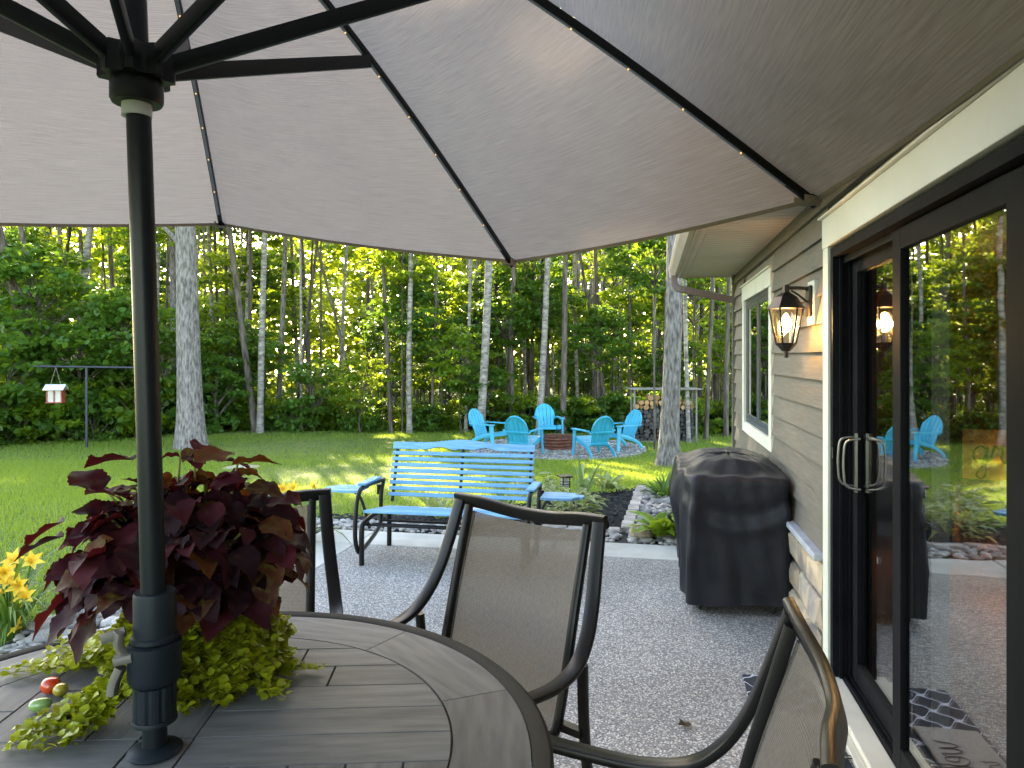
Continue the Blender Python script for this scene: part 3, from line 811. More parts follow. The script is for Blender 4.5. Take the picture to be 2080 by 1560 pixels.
lo2 = bpy.data.objects.new('lamp_light', l2); COL.objects.link(lo2); lo2.parent = lampT; lo2.location = (0, 0, .38)

st_ = empty('side_table', H(1.5, -2.25, .03), HOUSE_ROT, 'small dark side table carrying the lamp inside', 'table')
MB().box(-.25, .25, -.25, .25, .68, .72, .006).build('table_top', M['room_floor'], st_)
for (a, b) in ((-.2, -.2), (.2, -.2), (-.2, .2), (.2, .2)): MB().box(a-.02, a+.02, b-.02, b+.02, 0, .68).build('leg', M['room_floor'], st_)
def ribbon(strokes, w_, z, m=None):
    """flat pen strokes in the local x-y plane"""
    m = m or MB()
    for st in strokes:
        P = cat([(p[0], p[1], z) for p in st], 6)
        prev = None
        for i, p in enumerate(P):
            t = (P[min(i+1, len(P)-1)]-P[max(i-1, 0)]); t = t.normalized() if t.length > 1e-9 else Vector((1, 0, 0))
            k = w_*(.55+.65*abs(t.y))
            a, b = p+Vector((-t.y, t.x, 0))*k, p+Vector((t.y, -t.x, 0))*k
            if prev: m.add([prev[0], prev[1], b, a], [(0, 1, 2, 3)])
            prev = (a, b)
    return m
LET = {  # cursive letters, x-height 1, each with its advance
 'w': ([[(0, .9), (.15, .3), (.3, 0), (.5, .3), (.6, .9), (.62, .3), (.8, 0), (1.05, .4), (1.1, .95), (1.3, .85)]], 1.25),
 'e': ([[(0, .3), (.45, .5), (.5, .85), (.3, 1), (.08, .7), (.1, .2), (.35, 0), (.7, .25)]], .68),
 'l': ([[(0, .2), (.4, 1.2), (.4, 1.9), (.2, 1.9), (.12, 1.0), (.2, .15), (.4, 0), (.65, .25)]], .62),
 'c': ([[(.55, .85), (.35, 1), (.08, .7), (.08, .25), (.35, 0), (.72, .25)]], .68),
 'o': ([[(.35, 1), (.08, .7), (.1, .15), (.4, 0), (.68, .35), (.6, .85), (.35, 1), (.55, .8), (.95, .9)]], .9),
 'm': ([[(0, .8), (.12, 1), (.15, 0), (.2, .7), (.45, 1), (.52, .0), (.57, .7), (.85, 1), (.92, .2), (1.05, 0), (1.3, .25)]], 1.25),
 'g': ([[(.75, .85), (.45, 1.05), (.08, .7), (.1, .15), (.4, 0), (.72, .4), (.8, 1), (.78, .2), (.72, -.8), (.45, -1.1), (.22, -.85), (.55, -.3), (1.1, .3)]], 1.0),
 'r': ([[(0, .3), (.2, .95), (.25, 1.1), (.4, .9), (.65, .9), (.6, .3), (.75, 0), (1.0, .3)]], .9),
 'a': ([[(.75, .85), (.45, 1.02), (.08, .7), (.1, .15), (.4, 0), (.7, .4), (.78, 1), (.74, .3), (.85, 0), (1.1, .25)]], 1.0),
 't': ([[(.2, 1.5), (.18, .3), (.35, 0), (.55, .2)], [(-.05, 1.05), (.5, 1.08)]], .6),
 'u': ([[(0, .95), (.05, .2), (.3, 0), (.58, .4), (.62, .95), (.6, .2), (.75, 0), (.95, .25)]], .85),
 'h': ([[(.05, 1.9), (.1, 0), (.15, .7), (.4, 1), (.55, .8), (.55, .15), (.7, 0), (.9, .2)]], .85),
 ' ': ([], .6)}
def word(txt, size, w_, z, x0=0, y0=0, m=None):
    m = m or MB(); x = x0
    for ch in txt:
        st, adv = LET[ch]
        ribbon([[(x+p[0]*size, y0+p[1]*size) for p in s] for s in st], w_, z, m); x += adv*size
    return m, x
# sign stands on the console, its face towards the camera
sg = empty('word_sign', H(2.62, -1.72, .595), 0, 'framed wooden sign with black cursive lettering inside the glass door', 'sign')
fd = (cam.location-sg.location); sg.rotation_euler = (R(90), 0, math.atan2(fd.y, fd.x)+math.pi/2)
MB().box(-.13, .62, 0, .40, -.02, 0).build('board', M['sign_board'], sg)
fm = MB(); fm.box(-.155, -.13, -.02, .425, -.025, .02); fm.box(.62, .645, -.02, .425, -.025, .02); fm.box(-.13, .62, .40, .425, -.025, .02); fm.box(-.13, .62, -.02, 0, -.025, .02)
fm.build('frame', M['ink'], sg)
mm, _ = word('gra', .12, .007, .004, -.06, .14)
mm.build('lettering', M['ink'], sg)
# vertical blind stacked inside
bl = empty('vertical_blind', H(-.45, -.22, .08), HOUSE_ROT, 'grey vertical blind gathered inside the sliding door', 'blind')
for i in range(7):
    MB().box(-.045, .045, -.0015, .0015, 0, 1.95).build('slat', M['blind'], bl, loc=(-.028*i, 0, 0), rot=(0, 0, R(72+random.uniform(-8, 8))))
# ---- rug and welcome mat
def rugmat():
    m, nd, lk, b = base('lattice rug')
    v = coords(nd, lk, (1, 1, 1)); sp = nd.new('ShaderNodeSeparateXYZ'); lk.new(v, sp.inputs[0])
    def math_(op, a, b_=None):
        n = nd.new('ShaderNodeMath'); n.operation = op
        for i, q in enumerate((a, b_)):
            if q is None: continue
            if isinstance(q, (int, float)): n.inputs[i].default_value = q
            else: lk.new(q, n.inputs[i])
        return n.outputs[0]
    x = math_('MULTIPLY', sp.outputs[0], 42.0); y = math_('MULTIPLY', sp.outputs[1], 42.0)
    x2 = math_('ADD', x, math_('MULTIPLY', math_('SINE', math_('MULTIPLY', y, 2.0)), .35))
    s = math_('ADD', math_('COSINE', x2), math_('COSINE', y))
    a = math_('ABSOLUTE', s)
    mr = nd.new('ShaderNodeMapRange'); mr.inputs[1].default_value = .10; mr.inputs[2].default_value = .22; lk.new(a, mr.inputs[0])
    mx = nd.new('ShaderNodeMixRGB'); mx.inputs[1].default_value = (*lin('#b6b8c4'), 1); mx.inputs[2].default_value = (*lin('#23252f'), 1)
    lk.new(mr.outputs[0], mx.inputs[0]); lk.new(mx.outputs[0], b.inputs['Base Color']); b.inputs['Roughness'].default_value = .95
    nz = nd.new('ShaderNodeTexNoise'); nz.inputs['Scale'].default_value = 300; bp = nd.new('ShaderNodeBump'); bp.inputs['Strength'].default_value = .4; bp.inputs['Distance'].default_value = .003
    lk.new(v, nz.inputs['Vector']); lk.new(nz.outputs[0], bp.inputs['Height']); lk.new(bp.outputs[0], b.inputs['Normal'])
    return m
rug = MB().box(-1.55, .0, .118, .43, .002, .012, .004).build('door_rug', rugmat(), None, loc=(W0.x, W0.y, 0), rot=(0, 0, HOUSE_ROT))
tag(rug, 'navy rug with white lattice pattern in front of the sliding door', 'rug')
wm = empty('welcome_mat', H(-.80, .28, .012), HOUSE_ROT, 'grey doormat with cursive welcome lettering on the navy rug', 'doormat')
MB().box(-.40, .40, -.125, .125, .0005, .012, .004).build('mat', M['mat_grey'], wm)
tx = empty('lettering_holder', (0, 0, 0), parent=None); bpy.data.objects.remove(tx)
mm, xe = word('welcome', .085, .0045, 0, 0, 0)
t1 = mm.build('welcome_lettering', M['ink'], wm, loc=(.28, -.005, .0135), rot=(0, 0, math.pi))
mm, xe = word('to our home', .042, .0028, 0, 0, 0)
t2 = mm.build('lower_lettering', M['ink'], wm, loc=(.16, .095, .0135), rot=(0, 0, math.pi))

# ================================================================== TABLE
TC = Vector((-.757, 1.513, 0)); TR = .845; TZ = .73
table = empty('patio_table', TC, R(3), 'round grey plank-top patio table with dark metal rim', 'table')
def clip(poly, a, b, c):
    """keep a*x+b*y<=c"""
    out = []; n = len(poly)
    for i in range(n):
        p, q = poly[i], poly[(i+1) % n]; dp = a*p[0]+b*p[1]-c; dq = a*q[0]+b*q[1]-c
        if dp <= 0: out.append(p)
        if (dp < 0) != (dq < 0) and dp != dq: t = dp/(dp-dq); out.append((p[0]+(q[0]-p[0])*t, p[1]+(q[1]-p[1])*t))
    return out
RI = .628; RO = .797; G = .0022
circle = [(RI*math.cos(2*math.pi*k/96), RI*math.sin(2*math.pi*k/96)) for k in range(96)]
def plank(poly, ang):
    if len(poly) < 3: return
    c, s = math.cos(-ang), math.sin(-ang)
    lp = [(p[0]*c-p[1]*s, p[0]*s+p[1]*c) for p in poly]
    MB().prism(lp, TZ-.012, TZ, .0015).build('plank', M['tile'], table, rot=(0, 0, ang))
PW = .118
# pinwheel of four quarters
for q in range(4):
    ang = q*math.pi/2
    offq = .06
    for i in range(6):
        y0, y1 = -offq+i*PW, -offq+(i+1)*PW
        poly = [(offq*-1+G, y0+G), (1, y0+G), (1, y1-G), (offq*-1+G, y1-G)]
        # quarter: x>-off , y>-off in the turned frame, pinwheel-cut
        poly = [(max(p[0], offq-.12+G), p[1]) for p in poly]
        c, s = math.cos(ang), math.sin(ang)
        wp = [(p[0]*c-p[1]*s, p[0]*s+p[1]*c) for p in poly]
        # keep inside the quarter x>=.06 side of neighbours
        lim = clip(poly, -1, 0, -(.06+G)) if i == 0 else clip(poly, -1, 0, -( -.06+PW+G))
        cut = [(p[0]*c-p[1]*s, p[0]*s+p[1]*c) for p in lim]
        for k in range(96):
            a0 = 2*math.pi*(k+.5)/96
            cut = clip(cut, math.cos(a0), math.sin(a0), RI-G)
            if not cut: break
        if not cut: continue
        # split outer short planks
        if i in (3, 4):
            xs_ = .30 if i == 3 else .2
            ca, sa = c, s
            A = clip(cut, ca, sa, xs_-G); B = clip(cut, -ca, -sa, -xs_-G)
            plank(A, ang); plank(B, ang)
        else: plank(cut, ang)
plank([(-.058, -.058), (.058, -.058), (.058, .058), (-.058, .058)], 0)
for k in range(10):
    a0 = 2*math.pi*k/10+.32; a1 = a0+2*math.pi/10
    n = 14; pad = .0026
    inner = [((RI+G)*math.cos(a0+pad+(a1-a0-2*pad)*i/n), (RI+G)*math.sin(a0+pad+(a1-a0-2*pad)*i/n)) for i in range(n+1)]
    outer = [(RO*math.cos(a0+pad*.8+(a1-a0-1.6*pad)*i/n), RO*math.sin(a0+pad*.8+(a1-a0-1.6*pad)*i/n)) for i in range(n+1)]
    am = (a0+a1)/2+math.pi/2; c, s = math.cos(-am), math.sin(-am)
    m = MB(); vs = []
    for z_ in (TZ-.012, TZ):
        for p in inner+outer: vs.append((p[0]*c-p[1]*s, p[0]*s+p[1]*c, z_))
    n1 = n+1; t = 2*n1; fs = []
    for i in range(n):
        fs.append((i, n1+i, n1+i+1, i+1)); fs.append((t+i, t+i+1, t+n1+i+1, t+n1+i))
        fs.append((i, i+1, t+i+1, t+i)); fs.append((n1+i, t+n1+i, t+n1+i+1, n1+i+1))
    fs += [(0, t, t+n1, n1), (n, n1+n, t+n1+n, t+n)]
    m.add(vs, fs); m.build('plank', M['tile'], table, rot=(0, 0, am))
MB().lathe([(RO+.002, TZ-.03), (TR-.006, TZ-.034), (TR, TZ-.026), (TR, TZ-.004), (TR-.008, TZ+.003), (RO+.008, TZ+.003), (RO+.002, TZ-.002), (RO+.002, TZ-.03)], 128, cap=False).build('rim', M['table_frame'], table, True)
MB().lathe([(.028, TZ-.03), (RO, TZ-.03), (RO, TZ-.0125), (.028, TZ-.0125)], 64, cap=False).build('underside', M['table_frame'], table)
for k in range(4):
    a = math.pi/4+k*math.pi/2
    pth = cat([(.52*math.cos(a), .52*math.sin(a), TZ-.03), (.42*math.cos(a), .42*math.sin(a), .5), (.38*math.cos(a), .38*math.sin(a), .25), (.5*math.cos(a), .5*math.sin(a), .0)], 6)
    MB().sweep(pth, rrect(.025, .025)).build('leg', M['table_frame'], table, True)

# ================================================================== UMBRELLA
umb = empty('patio_umbrella', TC, 0, 'large taupe patio umbrella with dark ribs and string of lights', 'umbrella')
def L_(p): return Vector(p)-TC
HUB = at(278, 130, 1.513); APEX = Vector((-.835, 1.53, 2.86))
poleP = [Vector((TC.x, TC.y, .12)), Vector((TC.x, TC.y, TZ)), Vector((TC.x-.004, TC.y, 1.1)), HUB, APEX-Vector((0, 0, .03))]
MB().tube([L_(p) for p in cat(poleP, 6)], .0245, 24).build('pole', M['pole'], umb, True)
MB().lathe([(.03, TZ+.004), (.052, TZ+.004), (.055, TZ+.008), (.05, TZ+.013), (.03, TZ+.02)], 28).build('flange', M['plastic_dark'], umb, True)
# crank housing
MB().lathe([(.0255, 1.074), (.040, 1.074), (.042, 1.068), (.042, .985), (.046, .982), (.0465, .974), (.043, .970), (.026, .968)], 32).build('upper_collar', M['plastic_dark'], umb, True)
MB().lathe([(.044, .9695), (.0525, .966), (.053, .90), (.050, .888), (.044, .882), (.028, .88)], 32).build('crank_housing', M['plastic_dark'], umb, True)
fl = MB(); seg = 40; vs = []; fs = []
for z_ in (.8795, .81):
    for k in range(seg): a = 2*math.pi*k/seg; r_ = .0425 if k % 4 < 3 else .0395; vs.append((r_*math.cos(a), r_*math.sin(a), z_))
fs = [(k, (k+1) % seg, seg+(k+1) % seg, seg+k) for k in range(seg)]+[tuple(range(seg)), tuple(range(2*seg-1, seg-1, -1))]
fl.add(vs, fs); fl.build('fluted_grip', M['plastic_dark'], umb)
MB().lathe([(.043, .8095), (.0445, .806), (.0445, .800), (.03, .797)], 32).build('grip_ring', M['plastic_dark'], umb, True)
cr = MB(); cr.sweep(cat([(-.045, -.025, .945), (-.055, -.04, .975), (-.05, -.045, 1.005)], 5), rrect(.011, .008))
cr.sweep(cat([(-.05, -.04, .93), (-.062, -.042, .90), (-.066, -.044, .875)], 5), rrect(.012, .009))
cr.sweep([(-.046, -.03, 1.0), (-.085, -.05, .99)], rrect(.011, .009)); cr.sweep([(-.03, -.03, .95), (-.062, -.04, .945)], rrect(.02, .009))
cr.build('crank_handle', M['plastic_tan'], umb, True)
# tips of the eight ribs
tips = []
base_az = -17
known = {0: Vector((-1.291, 3.172, 2.161)), 1: Vector((.004, 3.052, 1.98)), 2: Vector((.862, 2.016, 2.018))}
zz = {3: 2.05, 4: 2.10, 5: 2.14, 6: 2.10, 7: 2.03}
for k in range(8):
    if k in known: tips.append(known[k]); continue
    a = R(base_az+45*k); tips.append(Vector((-.795+1.73*math.sin(a), 1.513+1.73*math.cos(a), zz[k])))
def rib_pt(k, s):
    p = APEX.lerp(tips[k % 8], s); p.z += .075*math.sin(math.pi*min(1, s*1.02))*(1-.2*s); return p
hubl = L_(HUB)
hb_ = MB()
hb_.lathe([(.026, -.085), (.048, -.085), (.052, -.078), (.052, -.045), (.046, -.03), (.03, -.02)], 28)
vs = []; seg = 32
prof = [(1.0, -.035), (1.0, .02), (.9, .03)]
for (kk, z_) in prof:
    for k in range(seg): a = 2*math.pi*k/seg; r_ = (.066+.012*math.cos(8*(a-R(90-base_az))))*kk; vs.append((r_*math.cos(a), r_*math.sin(a), z_))
hb_.add(vs, [(i*seg+k, i*seg+(k+1) % seg, (i+1)*seg+(k+1) % seg, (i+1)*seg+k) for i in range(2) for k in range(seg)]+[tuple(range(seg)), tuple(range(2*seg, 3*seg))])
hb_.build('runner_hub', M['rib'], umb, True, loc=hubl)
MB().lathe([(.0255, -.112), (.0295, -.112), (.0295, -.0855), (.0255, -.0855)], 24).build('hub_sleeve', M['white_plastic'], umb, True, loc=hubl)
MB().lathe([(.02, -.06), (.06, -.05), (.06, 0), (.02, .03)], 20).build('crown_hub', M['rib'], umb, True, loc=L_(APEX))
for k in range(8):
    pts_ = [L_(rib_pt(k, s)) for s in np.linspace(.03, .985, 22)]
    dn = (tips[k]-APEX).normalized(); sd = dn.cross(Vector((0, 0, 1))).normalized()
    dropv = Vector((0, 0, -.016))
    rb_ = MB().sweep([p+dropv for p in pts_], rrect(.0085, .012), side=sd).build('rib', M['rib'], umb, True)
    MB().sweep([p+Vector((0, 0, -.0295)) for p in pts_[1:-1]], [(-.005, -.0012), (.005, -.0012), (.005, .0012), (-.005, .0012)], side=sd).build('light_strip', M['rib_grey'], rb_)
    MB().lathe([(.004, -.02), (.012, -.012), (.013, .012), (.006, .022)], 12).build('rib_cap', M['rib'], rb_, True, loc=L_(rib_pt(k, .992))+dropv)
    for s in (.40, .49, .58, .67, .76, .86):
        MB().lathe([(.0008, -.003), (.0022, -.002), (.0028, 0), (.001, .002)], 8).build('led_bulb', M['led'], rb_, True, loc=L_(rib_pt(k, s))+Vector((0, 0, -.0325)))
    st0 = hubl+Vector(((tips[k]-HUB).x, (tips[k]-HUB).y, 0)).normalized()*.055
    st1 = L_(rib_pt(k, .46))+Vector((0, 0, -.03))
    MB().sweep([st0, st1], rrect(.009, .019, .004), side=sd).build('strut', M['rib'], umb, True)
# canopy panels
NS, NT = 64, 28
for k in range(8):
    vs = []; fs = []
    for i in range(NS+1):
        s = i/NS*.995+.005
        a, b = rib_pt(k, min(s, 1)), rib_pt(k+1, min(s, 1))
        for j in range(NT+1):
            t = j/NT; p = a.lerp(b, t)
            bow = math.sin(math.pi*t)
            p.z -= .030*bow*math.sin(math.pi*s)+.016*bow*s                 # slack between the ribs
            c = APEX.lerp(Vector((APEX.x, APEX.y, p.z)), 1.0)
            d = Vector((p.x-APEX.x, p.y-APEX.y, 0))
            p.z += (.008*math.sin(9*t+5*s+k)*bow + .004*math.sin(23*t-4*s+2*k)*bow)*s*(1-s)*2.5
            p.z += .006*math.sin(46*s+k+9*t)*math.exp(-((t-.08)/.07)**2)*s*(1-s)*2 + .006*math.sin(40*s+2*k-8*t)*math.exp(-((t-.92)/.07)**2)*s*(1-s)*2
            vs.append(tuple(L_(p)+Vector((0, 0, .002))))
    for i in range(NS):
        for j in range(NT): o = i*(NT+1)+j; fs.append((o, o+1, o+NT+2, o+NT+1))
    m = MB(); m.add(vs, fs); pn = m.build('canopy_panel', M['canopy'], umb, 'all')
    uvl = pn.data.uv_layers.new(name='UVMap')
    for lp in pn.data.loops:
        ii, jj = divmod(lp.vertex_index, NT+1); uvl.data[lp.index].uv = (jj/NT*(.15+.85*ii/NS)+k*1.7, ii/NS)
    # hem band folded under the edge
    e = [Vector(vs[NS*(NT+1)+j]) for j in range(NT+1)]
    MB().sweep([p+Vector((0, 0, -.004)) for p in e], [(-.006, -.003), (.006, -.003), (.006, .003), (-.006, .003)], side=(0, 0, 1)).build('hem', M['canopy'], pn)
for k in range(8):
    d = (tips[k]-APEX); d.z = 0; d.normalize(); sd = Vector((-d.y, d.x, 0)); p = L_(tips[k])
    m = MB(); a, b = p-d*.06+sd*.022, p-d*.06-sd*.022
    m.add([a+Vector((0, 0, -.018)), b+Vector((0, 0, -.018)), p-sd*.012+Vector((0, 0, -.026)), p+sd*.012+Vector((0, 0, -.026)), a+Vector((0, 0, .004)), b+Vector((0, 0, .004)), p-sd*.016+d*.012, p+sd*.016+d*.012],
          [(0, 1, 2, 3), (2, 1, 5, 6), (0, 3, 7, 4), (3, 2, 6, 7)])
    m.build('corner_pocket', M['canopy'], umb)
MB().lathe([(.02, .045), (.06, .04), (.09, .02)], 16).build('finial_cap', M['rib'], umb, True, loc=L_(APEX))
ub = empty('umbrella_base', TC, 0, 'dark umbrella base on the floor under the table', 'umbrella base')
MB().lathe([(.24, 0), (.25, .02), (.23, .05), (.06, .075), (.04, .09), (.04, .30), (.03, .31)], 32).build('base_weight', M['plastic_dark'], ub, True)

# ================================================================== DINING CHAIRS
def make_chair():
    t = empty('dining_chair')
    cf = M['chair_frame']
    for s in (-1, 1):
        x = .308*s
        pth = cat([(x, .372, 1.075), (x+.010*s, .335, .955), (x+.024*s, .29, .83), (x+.038*s, .235, .735), (x+.048*s, .16, .672), (x+.052*s, .05, .65), (x+.048*s, -.08, .66), (x+.036*s, -.2, .678), (x+.03*s, -.27, .672)], 7)
        MB().sweep(pth, rrect(.024, .011, .007), side=(1, 0, 0)).build('arm', cf, t, True)
        MB().sweep(cat([(.262*s, .372, 1.06), (.262*s, .30, .80), (.262*s, .205, .46), (.262*s, .15, .415), (.262*s, .05, .405), (.262*s, -.25, .43)], 5), rrect(.014, .014, .008), side=(1, 0, 0)).build('side_rail', cf, t, True)
        MB().sweep(cat([(.352*s, .20, .66), (.345*s, .225, .4), (.345*s, .29, .0)], 5), rrect(.016, .012, .006), side=(1, 0, 0)).build('rear_leg', cf, t, True)
        MB().sweep(cat([(.338*s, -.235, .64), (.335*s, -.225, .4), (.335*s, -.24, .0)], 5), rrect(.016, .012, .006), side=(1, 0, 0)).build('front_leg', cf, t, True)
        MB().box(.264*s, .345*s, .195, .225, .42, .445).build('bracket', cf, t)
    MB().sweep(cat([(-.332, .375, 1.078), (-.22, .388, 1.072), (-.08, .412, 1.052), (.08, .412, 1.052), (.22, .388, 1.072), (.332, .375, 1.078)], 6), rrect(.012, .024, .007), side=(0, 1, .25)).build('top_rail', cf, t, True)
    MB().sweep([(-.262, -.25, .43), (.262, -.25, .43)], rrect(.014, .014)).build('front_rail', cf, t, True)
    MB().sweep([(-.262, .12, .395), (.262, .12, .395)], rrect(.012, .012)).build('cross_rail', cf, t, True)
    # sling: back and seat in one cloth
    prof = cat([(0, .385, 1.035), (0, .31, .80), (0, .215, .46), (0, .15, .418), (0, .05, .41), (0, -.25, .438)], 7)
    vs = []; fs = []; NJ = 14
    for i, p in enumerate(prof):
        for j in range(NJ+1):
            t_ = j/NJ*2-1; dip = (1-t_*t_)
            up = i/(len(prof)-1) < .45
            vs.append((t_*.25, p.y+(.030*dip if up else .0), p.z-(0.02*dip if (up and i < 4) else .012*dip if not up else 0)))
    for i in range(len(prof)-1):
        for j in range(NJ): o = i*(NJ+1)+j; fs.append((o, o+1, o+NJ+2, o+NJ+1))
    m = MB(); m.add(vs, fs); so = m.build('sling', M['sling'], t, 'all')
    for s in (-1, 1):
        MB().sweep([Vector((s*.25, p.y, p.z)) for p in prof], [(-.008, -.002), (.008, -.002), (.008, .002), (-.008, .002)], side=(1, 0, 0)).build('sling_edge', M['sling'], so)
    return t
ch0 = make_chair(); ch0.scale = (1, 1, .955)
CH = [(Vector((.0375, 2.524, 0)), 'brown sling chair with woven seat across the table, facing the blue glider', None),
      (Vector((-1.035, 2.73, 0)), 'brown sling chair half hidden behind the red coleus plant', None),
      (Vector((.49, 1.228, 0)), 'brown sling chair nearest the glass door, back seen edge-on', None)]
for i, (bc, lab, _) in enumerate(CH):
    o = ch0 if i == 0 else copy_tree(ch0)
    f = (TC-bc); f.z = 0; f.normalize()
    if i == 2: f = Vector((-.957, .29, 0))
    o.location = bc+f*.36; o.rotation_euler = (0, 0, math.atan2(f.x, -f.y))
    tag(o, lab, 'chair', 'sling chairs around the patio table')
ch0['label'] = 'brown sling chair at the far right of the table in front of the blue glider'

# ================================================================== GLIDER BENCH   (local: x along bench, -y = front towards camera)
BN = 2.385
bench = empty('glider_bench', H(1.70, BN, 0), HOUSE_ROT+math.pi/2+math.pi, 'blue slatted wooden glider bench with brown tube frame', 'bench')
# local x runs to the right seen from the camera, local y away from it
bench.rotation_euler = (0, 0, HOUSE_ROT-math.pi/2)
BW = .60
def bslat(name, x0, x1, y, z, h_, tilt, th=.02):
    o = MB().box(x0, x1, -th/2, th/2, -h_/2, h_/2, .004).build(name, M['bench_paint'], bench, loc=(0, y, z), rot=(tilt, 0, 0)); return o
tilt = R(-17)
def back_at(s):   # s = distance up the back from the seat
    return (.215+s*math.sin(-tilt), .40+s*math.cos(tilt))
for i in range(8):
    s = .045+i*.0485; y, z = back_at(s); bslat('back_slat', -BW, BW, y, z, .031, tilt)
# crest rail with a hump
pts_t = []; pts_b = []
for i in range(41):
    x = -BW+2*BW*i/40; q = abs(x)/BW
    hump = .5*(1+math.cos(math.pi*min(1, q/.55))) if q < .55 else 0
    low = max(0, 1-abs(q-.32)/.22); low = low*low*(3-2*low)
    pts_t.append((x, .058+.028*hump)); pts_b.append((x, .0+.024*low+ (.008 if q < .1 else 0)))
m = MB(); vs = []; n = 41
for yy in (-.011, .011):
    vs += [(p[0], yy, p[1]) for p in pts_b]+[(p[0], yy, p[1]) for p in pts_t]
fs = []
for i in range(n-1):
    fs.append((i, i+1, n+i+1, n+i)); fs.append((2*n+i, 3*n+i, 3*n+i+1, 2*n+i+1)); fs.append((n+i, n+i+1, 3*n+i+1, 3*n+i)); fs.append((i, 2*n+i, 2*n+i+1, i+1))
fs += [(0, n, 3*n, 2*n), (n-1, 3*n-1, 4*n-1, 2*n-1)]
m.add(vs, fs); y, z = back_at(.045+8*.0485-.014)
m.build('crest_rail', M['bench_paint'], bench, loc=(0, y, z), rot=(tilt, 0, 0))
for i in range(6):
    y = -.27+i*.088; z = .405-.012*i
    MB().box(-BW, BW, -.040, .040, -.01, .01, .004).build('seat_slat', M['bench_paint'], bench, loc=(0, y, z), rot=(R(-6), 0, 0))
cf = M['chair_frame']
for x in (-BW+.03, 0, BW-.03):
    y0, z0 = back_at(-.02); y1, z1 = back_at(.43)
    MB().sweep([(x, y0+.022, z0), (x, y1+.022, z1)], rrect(.012, .012), side=(1, 0, 0)).build('back_post', cf, bench, True)
for s in (-1, 1):
    x = s*(BW+.055)
    # looped side frame: arm, front bend, runner
    MB().tube(cat([(x, .26, .555), (x, .05, .565), (x, -.17, .567), (x, -.25, .545), (x, -.30, .47), (x, -.325, .36), (x, -.33, .22), (x, -.30, .13), (x, -.24, .085), (x, -.05, .12), (x, .14, .18), (x, .19, .25), (x, .2, .45), (x, .26, .555)], 6), .017, 10).build('side_loop', cf, bench, True)
    MB().tube(cat([(s*(BW+.02), -.29, .0), (s*(BW+.02), -.29, .25), (s*(BW+.02), -.24, .31), (s*(BW+.02), .0, .33), (s*(BW+.02), .24, .31), (s*(BW+.02), .29, .25), (s*(BW+.02), .29, .0)], 5), .02, 10).build('base_leg', cf, bench, True)
    MB().box(x-.035, x+.035, -.21, .12, .583, .603, .008).build('arm_rest', M['bench_paint'], bench)
    for j in range(3):
        y = -.115+j*.088
        L0, L1 = s*(BW+.115), s*(BW+.115+(.31 if j == 1 else .285))
        pts_ = [(min(L0, L1), y-.040), (max(L0, L1), y-.040+(0 if s < 0 or j else .012)), (max(L0, L1), y+.040), (min(L0, L1), y+.040)]
        if j == 0: pts_ = [(L0, y+.040), (L0, y-.030), (L0+s*.10, y-.04), (L1-s*.05, y-.02), (L1, y+.040)]
        elif j == 2: pts_ = [(L0, y-.040), (L0, y+.030), (L0+s*.10, y+.04), (L1-s*.05, y+.02), (L1, y-.040)]
        else: pts_ = [(L0, y-.040), (L1, y-.040), (L1+s*.012, y), (L1, y+.040), (L0, y+.040)]
        MB().prism(pts_, .513, .531, .003).build('tray_slat', M['bench_paint'], bench)
    MB().tube(cat([(x, -.05, .22), (s*(BW+.10), -.05, .38), (s*(BW+.14), -.05, .47), (s*(BW+.2), -.05, .505), (s*(BW+.34), -.05, .505)], 5), .012, 8).build('tray_support', cf, bench, True)
    MB().tube([(s*(BW+.075), .215, .44), (s*(BW+.075), .215, .52)], .022, 10).build('post_cap', cf, bench, True)
for (y, z) in ((-.20, .285), (-.05, .255), (.29, .285), (.15, .24)):
    MB().tube([(-BW-.03, y, z), (BW+.03, y, z)], .011, 8).build('cross_tube', cf, bench, True)

